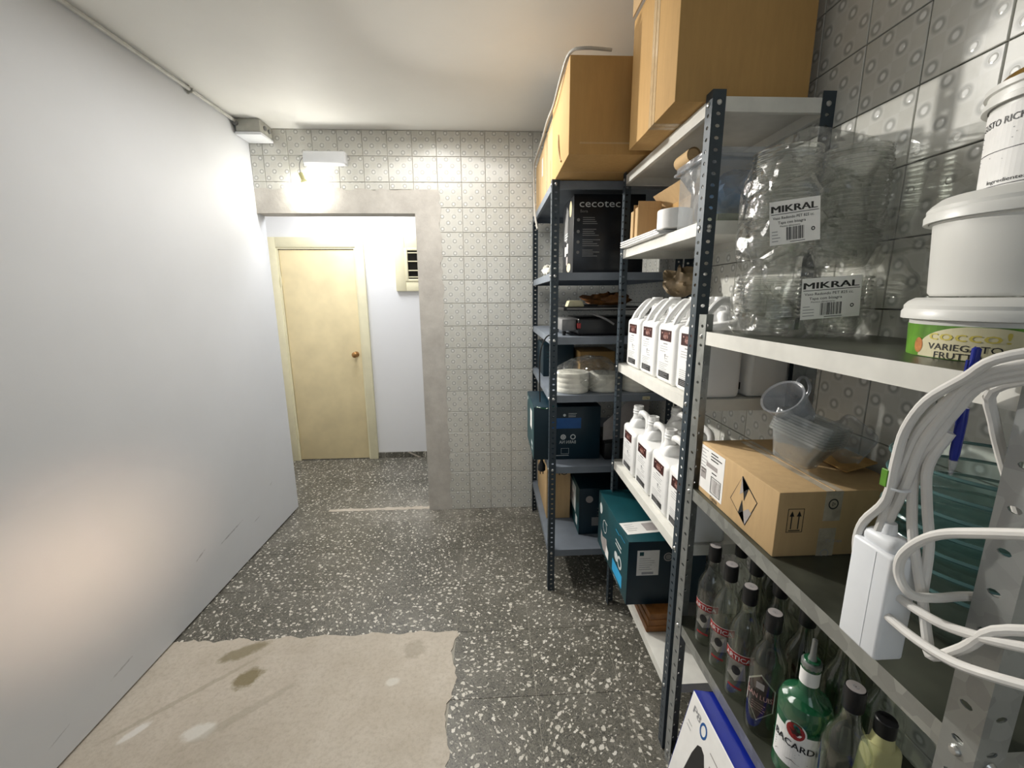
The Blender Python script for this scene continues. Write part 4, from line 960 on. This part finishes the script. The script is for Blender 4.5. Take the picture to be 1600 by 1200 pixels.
def bag_mb(x0, x1, y0, y1, z0, z1, amp, seed, top_=.10):
    rnd = random.Random(seed); mb = MB(); vs = []; fs = []; n, m_ = 72, 26
    ph = [(rnd.randint(2, 13), rnd.uniform(6, 40), rnd.uniform(0, 6), rnd.uniform(.4, 1)) for _ in range(12)]
    cx, cy, hx_, hy_ = (x0+x1)/2, (y0+y1)/2, (x1-x0)/2, (y1-y0)/2
    for j in range(m_+1):
        t0 = j/m_; z = z0+(z1-z0)*t0
        s_ = 1-.10*(1-min(1, t0*6))**2-(top_*max(0, (t0-.55)/.45)**2)
        for i in range(n):
            a = 2*PI*i/n; c, s2 = math.cos(a), math.sin(a); k = (abs(c)**2.5+abs(s2)**2.5)**(-1/2.5)
            d = amp*sum(w_*abs(math.sin(.5*(p*a+q_*(z-z0)+o))) for p, q_, o, w_ in ph)/6
            d -= amp*.8
            vs.append((cx+(hx_+d)*c*k*s_, cy+(hy_+d)*s2*k*s_, z+.010*math.sin(3*a+seed)*(t0 > .85)))
    for j in range(m_):
        for i in range(n): q_ = (i+1) % n; fs.append((j*n+i, j*n+q_, (j+1)*n+q_, (j+1)*n+i))
    fs.append(tuple(range(n-1, -1, -1))); fs.append(tuple(m_*n+i for i in range(n)))
    return mb.add(vs, fs, 0, True)
bg1 = thing('film_bag', 'lower crinkled clear film bag of round containers on the near top shelf', 'plastic bag', (0, 0, 0))
obj('film', bag_mb(.562, .856, .865, 1.045, 1.4128, 1.558, .014, 3), M_BAG, bg1)
bg2 = thing('film_bag', 'upper crinkled clear film bag of round containers, standing on the lower bag', 'plastic bag', (0, 0, 0))
obj('film', bag_mb(.560, .858, .860, 1.040, 1.5585, 1.820, .016, 8, .32), M_BAG, bg2)
obj('loose_film', MB().add([(.80, .85, 1.80), (.868, .78, 1.72), (.868, .72, 1.60), (.85, .80, 1.50), (.83, .85, 1.45), (.79, .86, 1.62), (.86, .74, 1.66), (.845, .80, 1.70)], [(0, 7, 5), (0, 1, 7), (1, 6, 7), (6, 2, 7), (7, 2, 3), (7, 3, 5), (5, 3, 4)], 0, True), M_BAG, bg2)
def mik(f, w_, h_):
    f.rect(0, 0, w_, h_, M_PAPERW, 1); f.text(.004, h_-.021, .018, 'MIKRAL', M_INK, w_-.010, .09); f.rect(.003, h_-.025, w_-.006, .0012, M_INK, 2)
    f.text(.006, h_-.034, .0075, 'Vaso Redondo PET 825 cc.', M_INK, w_*.82, .012); f.text(.016, h_-.043, .0075, 'Tapa con bisagra', M_INK, w_*.55, .012)
    f.text(.02, h_-.049, .0045, 'Plastico alimentario', M_INK, w_*.4)
    f.bars(w_*.33, .007, w_*.36, h_*.30, M_INK, 20); f.lines(.004, h_*.30, w_*.2, 4, .006, .0015, M_INKG); f.ring(w_*.86, h_*.28, .002, .004, M_INK, 2, 10); f.rect(w_*.4, .003, w_*.3, .0012, M_INK, 2)
f = Flat(); mik(f, .098, .082); f.build('printed_label', bg2, (.556, .853, 1.598), (1, -.06, .13), (-.13, 0, 1))
f = Flat(); mik(f, .120, .082); f.build('printed_label', bg1, (.632, .846, 1.452), (1, -.05, .07), (-.07, 0, 1))
# buckets
def bucket(name, lab, cat, x, y, z, r0, r1, h_, lidh, mat=M_PP, lid=True, label=None):
    b = thing(name, lab, cat, (x, y, z))
    obj('bucket_wall', MB().lathe([(.001, 0), (r0-.004, 0), (r0, .005), (r1-.001, h_-.016), (r1+.003, h_-.015), (r1+.003, h_-.010), (r1, h_-.009), (r1, h_), (r1-.003, h_), (r0-.004, .008), (.001, .006)], 56, 0, None, False, False), mat, b)
    if lid:
        obj('bucket_lid', MB().lathe([(r1+.004, h_-.013), (r1+.010, h_-.014), (r1+.0105, h_-.004), (r1+.008, h_), (r1+.0085, h_+.005), (r1+.004, h_+.011), (r1-.004, h_+lidh), (r1-.012, h_+lidh), (r1-.016, h_+lidh-.004), (.001, h_+lidh-.004)], 56, 0, None, False, False), M_PP, b)
    return b
BX, BY = .738, .565
b1 = bucket('bucket', 'low green-printed bucket, undermost in the near stack of buckets', 'bucket', BX, BY, 1.4125, .108, .112, .068, .016)
th = math.atan2(-.40, -.92)
f = Flat(); f.rect(-.30, .0, .60, .046, M_GREENPR, 1, 60); f.build('printed_band', b1, (0, 0, 0), (math.cos(th), math.sin(th), 0), UP, bend=lambda y: .1084+.004*y/.068)
f = Flat()
n = 30
pts_ = [(-.072, .002)]+[(-.075*math.cos(PI*k/n)*1.0, .012+.036*math.sin(PI*k/n)) for k in range(n+1)]+[(.072, .002)]
vs = []; fs = []
for k in range(41):
    xx = -.075+.150*k/40; hh = .010+.036*math.sqrt(max(0, 1-(xx/.076)**2)); vs += [(xx, .001, .0008), (xx, min(hh, .0455), .0008)]
    if k: q = 2*k; fs.append((q-2, q, q+1, q-1))
f.mb.add(vs, fs, f.mi(M_LABYEL))
f.text(-.058, .026, .020, 'cocco!', M_GOLD, .085, .02, 3); f.text(-.058, .0125, .0125, 'VARIEGATO', M_INK, .080, .012, 3); f.text(-.048, .001, .0125, 'FRUTTA', M_INK, .055, .012, 3); f.disc(-.076, .016, .008, .011, M_ORANGE, 3)
f.build('printed_label', b1, (0, 0, 0), (math.cos(th), math.sin(th), 0), UP, bend=lambda y: .1084+.004*y/.068)
b2 = bucket('bucket', 'plain white lidded bucket in the middle of the near stack', 'bucket', BX+.002, BY, 1.4985, .098, .106, .118, .018)
b3 = bucket('bucket', 'white bucket with caramel label, topmost of the near stack', 'bucket', BX+.010, BY-.002, 1.6345, .072, .076, .130, .010, lid=False)
obj('bucket_rim', MB().lathe([(.077, .112), (.083, .111), (.083, .118), (.079, .120), (.079, .128), (.083, .129), (.083, .136), (.077, .137)], 48, 0, None, False, False), M_PP, b3)
obj('caramel_lid', MB().lathe([(.074, .132), (.078, .139), (.074, .147), (.001, .150)], 40, 0, T(0, 0, -.001) @ R(.05, 'Y'), False, False), M_CARAMEL, b3)
f = Flat(); f.rect(-.125, .004, .25, .102, M_PAPERW, 1, 44); f.text(-.088, .085, .012, 'GUSTO RICH CARAMEL', M_INK, .125, .02); f.lines(-.085, .076, .09, 3, .006, .0012, M_INKG); f.rect(-.085, .052, .14, .001, M_INK, 2, 12); f.lines(-.085, .046, .05, 2, .005, .001, M_INKG)
f.text(-.055, .012, .007, 'Ingrediente: azucar, crema', M_INK, .10, .01); f.rect(-.060, .008, .15, .001, M_INK, 2, 12)
f.build('printed_label', b3, (0, 0, 0), (math.cos(th), math.sin(th), 0), UP, bend=lambda y: .0722+.004*y/.13)
# glass bowls
for i in range(7):
    z = .9765+i*.029; rb = .116
    o = obj('glass_bowl', MB().lathe([(.001, 0), (.048, 0), (.070, .008), (.098, .045), (rb, .098), (rb+.003, .101), (rb+.001, .104), (rb-.003, .101), (.094, .047), (.066, .012), (.001, .005)], 48, 0, None, False, False).lathe([(rb+.002, .099), (rb+.0038, .1015), (rb+.002, .1045), (rb-.0005, .1045)], 48, 1, None, False, False), [M_TEALG, M_RIM], None, (.742, .553, z))
    tag(o, ['undermost', 'second from the bottom', 'third from the bottom', 'middle', 'third from the top', 'second from the top', 'topmost'][i]+' of the nested blue-green glass bowls', 'bowl', 'nested glass bowls on the near shelf')
# extension lead
ex = thing('extension_lead', 'white extension lead looped over the near galvanised post with its socket block hanging', 'extension lead', (0, 0, 0))
S1 = [(.52,.352,1.455),(.500,.391,1.438),(.5,.415,1.415),(.5,.449,1.382),(.5,.468,1.341),(.5,.473,1.298),(.5,.476,1.245),(.5,.501,1.2),(.5,.506,1.163),(.5,.492,1.123),(.5,.468,1.102),(.5,.435,1.097),(.5,.403,1.098),(.5,.37,1.105),(.5,.339,1.12),(.51,.300,1.140)]
S2 = [(.53,.355,1.446),(.51,.404,1.423),(.51,.432,1.39),(.51,.459,1.344),(.51,.47,1.299),(.51,.479,1.252),(.505,.485,1.185),(.505,.486,1.147),(.51,.465,1.128),(.51,.434,1.125),(.51,.397,1.13),(.51,.366,1.143),(.51,.345,1.154),(.52,.300,1.178)]
S3 = [(.54,.365,1.430),(.52,.412,1.408),(.52,.434,1.374),(.52,.451,1.331),(.52,.465,1.284),(.52,.46,1.235),(.52,.451,1.197),(.52,.43,1.14),(.515,.41,1.095),(.51,.398,1.085),(.51,.371,1.122),(.51,.349,1.163),(.52,.310,1.195)]
S4 = [(.535,.360,1.438),(.512,.413,1.413),(.512,.437,1.373),(.512,.457,1.325),(.512,.465,1.276),(.512,.476,1.227),(.512,.482,1.205),(.512,.487,1.188)]
S5 = [(.49,.300,1.300),(.488,.36,1.267),(.488,.398,1.243),(.488,.421,1.217),(.488,.434,1.19),(.488,.432,1.167),(.492,.419,1.152),(.520,.416,1.148),(.562,.414,1.150),(.60,.40,1.15)]
S6 = [(.545,.372,1.425),(.54,.42,1.40),(.56,.428,1.36),(.575,.425,1.32),(.585,.415,1.28),(.59,.40,1.24)]
S7 = [(.525,.440,1.345),(.52,.452,1.30),(.525,.449,1.25),(.53,.442,1.20),(.525,.434,1.14)]
for s_ in (S1, S2, S3, S4, S5, S7): obj('cable', MB().tube(s_, .0054, 10), M_CABLE, ex)
obj('cable', MB().tube(S6[:], .0054, 10), M_CABLE, ex)
Ms = T(.512, .476, 1.03)
blk = MB().rbox((-.020, -.030, 0), (.020, .030, .150), .005, 3, 0, Ms).rbox((-.0205, -.008, .004), (.0205, -.0065, .146), .0004, 1, 0, Ms).rbox((-.016, -.024, .145), (.016, .024, .168), .010, 3, 0, Ms).lathe([(.010, .16), (.007, .182)], 12, 0, Ms)
obj('socket_block', blk, M_LAMPW, ex)
obj('cable_tie', MB().tube([(.497, .470, 1.262), (.505, .462, 1.262), (.522, .466, 1.262), (.524, .478, 1.262), (.505, .484, 1.262), (.497, .476, 1.262)], .0018, 6), M_LAMPW, ex)
obj('green_tag', MB().rbox((.494, .474, 1.262), (.497, .484, 1.285), .001, 1), M_GREENPR, ex)
pn = thing('ballpoint_pen', 'blue ballpoint pen hanging upside down behind the looped white cable', 'pen', (.532, .437, 1.30))
obj('pen_barrel', MB().lathe([(.0035, .012), (.0046, .020), (.0048, .06), (.0042, .075)], 14), M_BLUEPEN, pn)
obj('pen_grip', MB().lathe([(.0012, -.006), (.0022, -.003), (.0038, .010), (.0046, .013)], 14), M_PITCH, pn)
obj('pen_refill', MB().lathe([(.0010, .07), (.0010, .12)], 8), M_BLACKP, pn)
obj('pen_cap', MB().lathe([(.0048, .108), (.0052, .122), (.0040, .128), (.0040, .142), (.002, .144)], 14).box((-.009, -.001, .104), (-.0065, .001, .13)), M_BLUEPEN, pn)

# ---- bottles
def bottle(kind, x, y, lab, label=None, cap=M_BLACKP, h_=.295, mat=M_GLASS, tilt=(0, 0), r_=.036, topdisc=True, face=None, z=.5355):
    g_ = 'spirit bottles crowded on the lower near shelf'
    b = thing('glass_bottle', lab, 'bottle', (x, y, z), (tilt[0], tilt[1], 0), g_)
    zz = h_/.295
    prof = [(.001, .004), (r_*.72, 0), (r_*.97, .004), (r_, .012), (r_, .165*zz), (r_*.96, .180*zz), (r_*.72, .202*zz), (r_*.46, .222*zz), (.0145, .240*zz), (.0135, .262*zz), (.0155, .266*zz), (.0155, .272*zz), (.0125, .274*zz), (.0125, .286*zz)]
    if kind == 'square': prof = [(.001, .004), (r_*.8, 0), (r_, .006), (r_*1.02, .12*zz), (r_*1.05, .175*zz), (r_*.95, .190*zz), (r_*.5, .202*zz), (.0165, .214*zz), (.0160, .262*zz), (.0175, .266*zz), (.0175, .272*zz), (.014, .274*zz), (.014, .286*zz)]
    obj('bottle_glass', MB().lathe(prof, 32, 0, None, False, True), mat, b)
    if cap:
        c = MB().lathe([(.0155, .252*zz), (.0165, .254*zz), (.0165, .290*zz), (.0155, .2945*zz), (.001, .2950*zz)], 20, 0, None, False, False)
        co = obj('bottle_cap', c, cap, b)
        if topdisc: obj('cap_print', MB().lathe([(.0140, .2950*zz), (.0138, .2957*zz), (.001, .2958*zz)], 20, 0, None, False, False).lathe([(.005, .2958*zz), (.005, .2961*zz), (.0035, .2961*zz)], 12, 1, None, False, False), [M_PAPERG, M_INKG], co)
    fd = face or (-.80, -.60, 0)
    if label == 'red':
        f = Flat(); f.rect(-.036, .110*zz, .072, .022, M_RED, 1, 16); f.rect(-.036, .131*zz, .072, .0012, M_PAPERW, 2, 12); f.text(-.030, .114*zz, .017, 'ARTICA', M_WHPRINT, .060, .02, 3)
        f.poly([(-.018, .108*zz), (.018, .108*zz), (.022, .065*zz), (0, .055*zz), (-.022, .065*zz)], M_PAPERG, 1); f.disc(0, .085*zz, .010, .012, M_INK, 2); f.rect(-.016, .035, .032, .006, M_RED, 1, 6)
        f.build('bottle_label', b, (0, 0, 0), fd, UP, bend=r_)
    if label == 'shield':
        P = [(-.030, .128), (0, .160), (.030, .128), (.030, .072), (0, .040), (-.030, .072)]
        f = Flat(); f.poly(P, M_PAPER, 1); f.poly([(x_*.90, .1+(y_-.1)*.93) for x_, y_ in P], M_MAROON, 2); f.poly([(-.027, .095), (.027, .095), (.027, .115), (-.027, .115)], M_RED, 3); f.text(-.025, .098, .017, 'SAN LUIS', M_PINK, .050, .02, 4); f.rect(-.008, .122, .016, .016, M_PAPERG, 3); f.lines(-.014, .083, .03, 4, .006, .0016, M_PINK, 3)
        f.build('bottle_label', b, (0, 0, 0), fd, UP, bend=r_)
    if label == 'rum':
        f = Flat(); f.rect(-.044, .040, .088, .085, M_PAPERW, 1, 20); f.disc(0, .128, .019, .021, M_PAPERW, 2); f.disc(0, .128, .016, .018, M_RED, 3)
        f.poly([(-.011, .132), (-.003, .128), (0, .137), (.003, .128), (.011, .132), (.004, .120), (0, .123), (-.004, .120)], M_MAROON, 4)
        f.text(-.039, .088, .021, 'BACARDI', M_INK, .078, .03, 3); f.lines(-.036, .080, .07, 4, .006, .0014, M_INKG, 3); f.poly([(-.036, .050), (.036, .050), (.030, .058), (.01, .055), (0, .061), (-.012, .055), (-.03, .058)], M_PAPERG, 3)
        f.build('bottle_label', b, (0, 0, 0), fd, UP, bend=r_+.0012)
    if label == 'diamond':
        P = [(-.03, .105), (0, .135), (.034, .105), (.034, .05), (-.03, .05)]
        f = Flat(); f.poly(P, M_PAPER, 1); f.ring(0, .09, .015, .017, M_PAPERG, 2); f.text(-.010, .082, .02, 'Y', M_INKG, .018, .02, 3); f.build('bottle_label', b, (0, 0, 0), fd, UP, bend=r_)
    return b
bottle('r', .605, 1.020, 'clear bottle with red band, farthest of the front row on the lower near shelf', 'red')
bottle('r', .603, .937, 'second clear bottle with red band from the post', 'red')
bottle('r', .601, .853, 'third clear red-band bottle, showing its whole word', 'red')
bottle('r', .602, .768, 'dark bottle with a pointed maroon label, left of the green one', 'shield', mat=M_DKGLASS)
gb = bottle('square', .618, .676, 'big green rum bottle with white label and pourer', 'rum', cap=None, mat=M_GREENG, r_=.044, h_=.275)
obj('neck_label', MB().lathe([(.0168, .215), (.0168, .246)], 24, 0, None, False, False), M_PAPERW, gb)
obj('pourer', MB().lathe([(.0178, .252), (.0178, .262), (.008, .266), (.0055, .275), (.0045, .310), (.003, .311)], 14, 0, None, False, True), M_GALV, gb)
bottle('r', .625, .588, 'clear bottle with a pale pointed label in the nearest corner', 'diamond', r_=.038)
bottle('r', .690, 1.035, 'clear bottle with a plain black cap behind the farthest red-band bottle', None, topdisc=False)
bottle('r', .683, .955, 'unlabelled clear bottle, second in the back row from the post', None, topdisc=False, mat=M_DKGLASS)
bottle('r', .690, .872, 'unlabelled clear bottle, third in the back row from the post', None)
bottle('r', .688, .780, 'clear bottle behind the dark pointed-label one', None, mat=M_DKGLASS, topdisc=False)
bottle('r', .712, .703, 'clear bottle with a tall black closure right behind the green bottle', None, h_=.31, topdisc=False)
bottle('r', .742, .640, 'clear bottle with a grey-topped cap beside the pale yellow bottle', None)
bottle('r', .772, 1.005, 'dark bottle at the wall side near the post', None, mat=M_DKGLASS, topdisc=False)
bottle('r', .775, .915, 'dark bottle at the wall side, second from the post', None, mat=M_DKGLASS, topdisc=False)
bottle('r', .775, .825, 'dark bottle at the wall side, third from the post', None, mat=M_DKGLASS, topdisc=False)
bottle('r', .800, .745, 'dark bottle at the wall side, fourth from the post', None, mat=M_DKGLASS, topdisc=False)
yb = thing('plastic_bottle', 'pale yellow plastic bottle with a dark cap among the glass bottles', 'bottle', (.688, .583, .5355))
obj('bottle_body', MB().rbox((-.034, -.026, 0), (.034, .026, .18), .014, 4, 0, None, topfn=lambda c: (c.x*.8, c.y*.8, c.z)).lathe([(.020, .165), (.016, .195), (.014, .205)], 20), M_YEL, yb)
obj('bottle_cap', MB().lathe([(.0165, .20), (.0165, .228), (.015, .230), (.001, .2305)], 20, 0, None, False, False), M_BLACKP, yb)

# ---- white and blue box on the floor, leaning out under the near unit
wb = thing('leaning_box', 'white box with a royal blue edge leaning out from under the bottle shelf', 'box', (.408, .628, 0))
Mt = T(0, 0, .021) @ R(.205, 'Y')
hh, ww, dd = .490, .44, .092
obj('box_body', MB().rbox((0, -.22, 0), (dd, .265, hh), .002, 1, 0, Mt), M_PAPERW, wb)
obj('blue_edge', MB().box((.001, -.219, hh), (dd-.001, .264, hh+.0009), 0, Mt).box((.001, .265, 0), (dd-.001, .2659, hh), 0, Mt), M_BLUEBOX, wb)
f = Flat(); f.ring(.075, .450, .010, .015, M_BLUEP, 1, 20, 1.3); f.text(.022, .450, .026, 'P8', M_INKG, .034, .02); f.lines(.015, .415, .03, 2, .012, .002, M_INKG)
f.rect(.115, .435, .11, .003, M_PAPERG, 1)
f.poly([(.045, .02), (.052, .30), (.062, .37), (.072, .405), (.085, .415), (.10, .41), (.115, .385), (.15, .375), (.22, .37), (.30, .35), (.44, .30), (.44, .02)], M_BLACKP, 1); f.rect(.125, .40, .16, .012, M_PAPERG, 1)
f.build('front_print', wb, tuple(Mt @ Vector((0, .265, 0))), (0, -1, 0), tuple((Mt.to_3x3() @ Vector((0, 0, 1)))))
print('objects', len(bpy.data.objects), 'tris', sum(len(o.data.polygons)*2 for o in bpy.data.objects if o.type == 'MESH'))
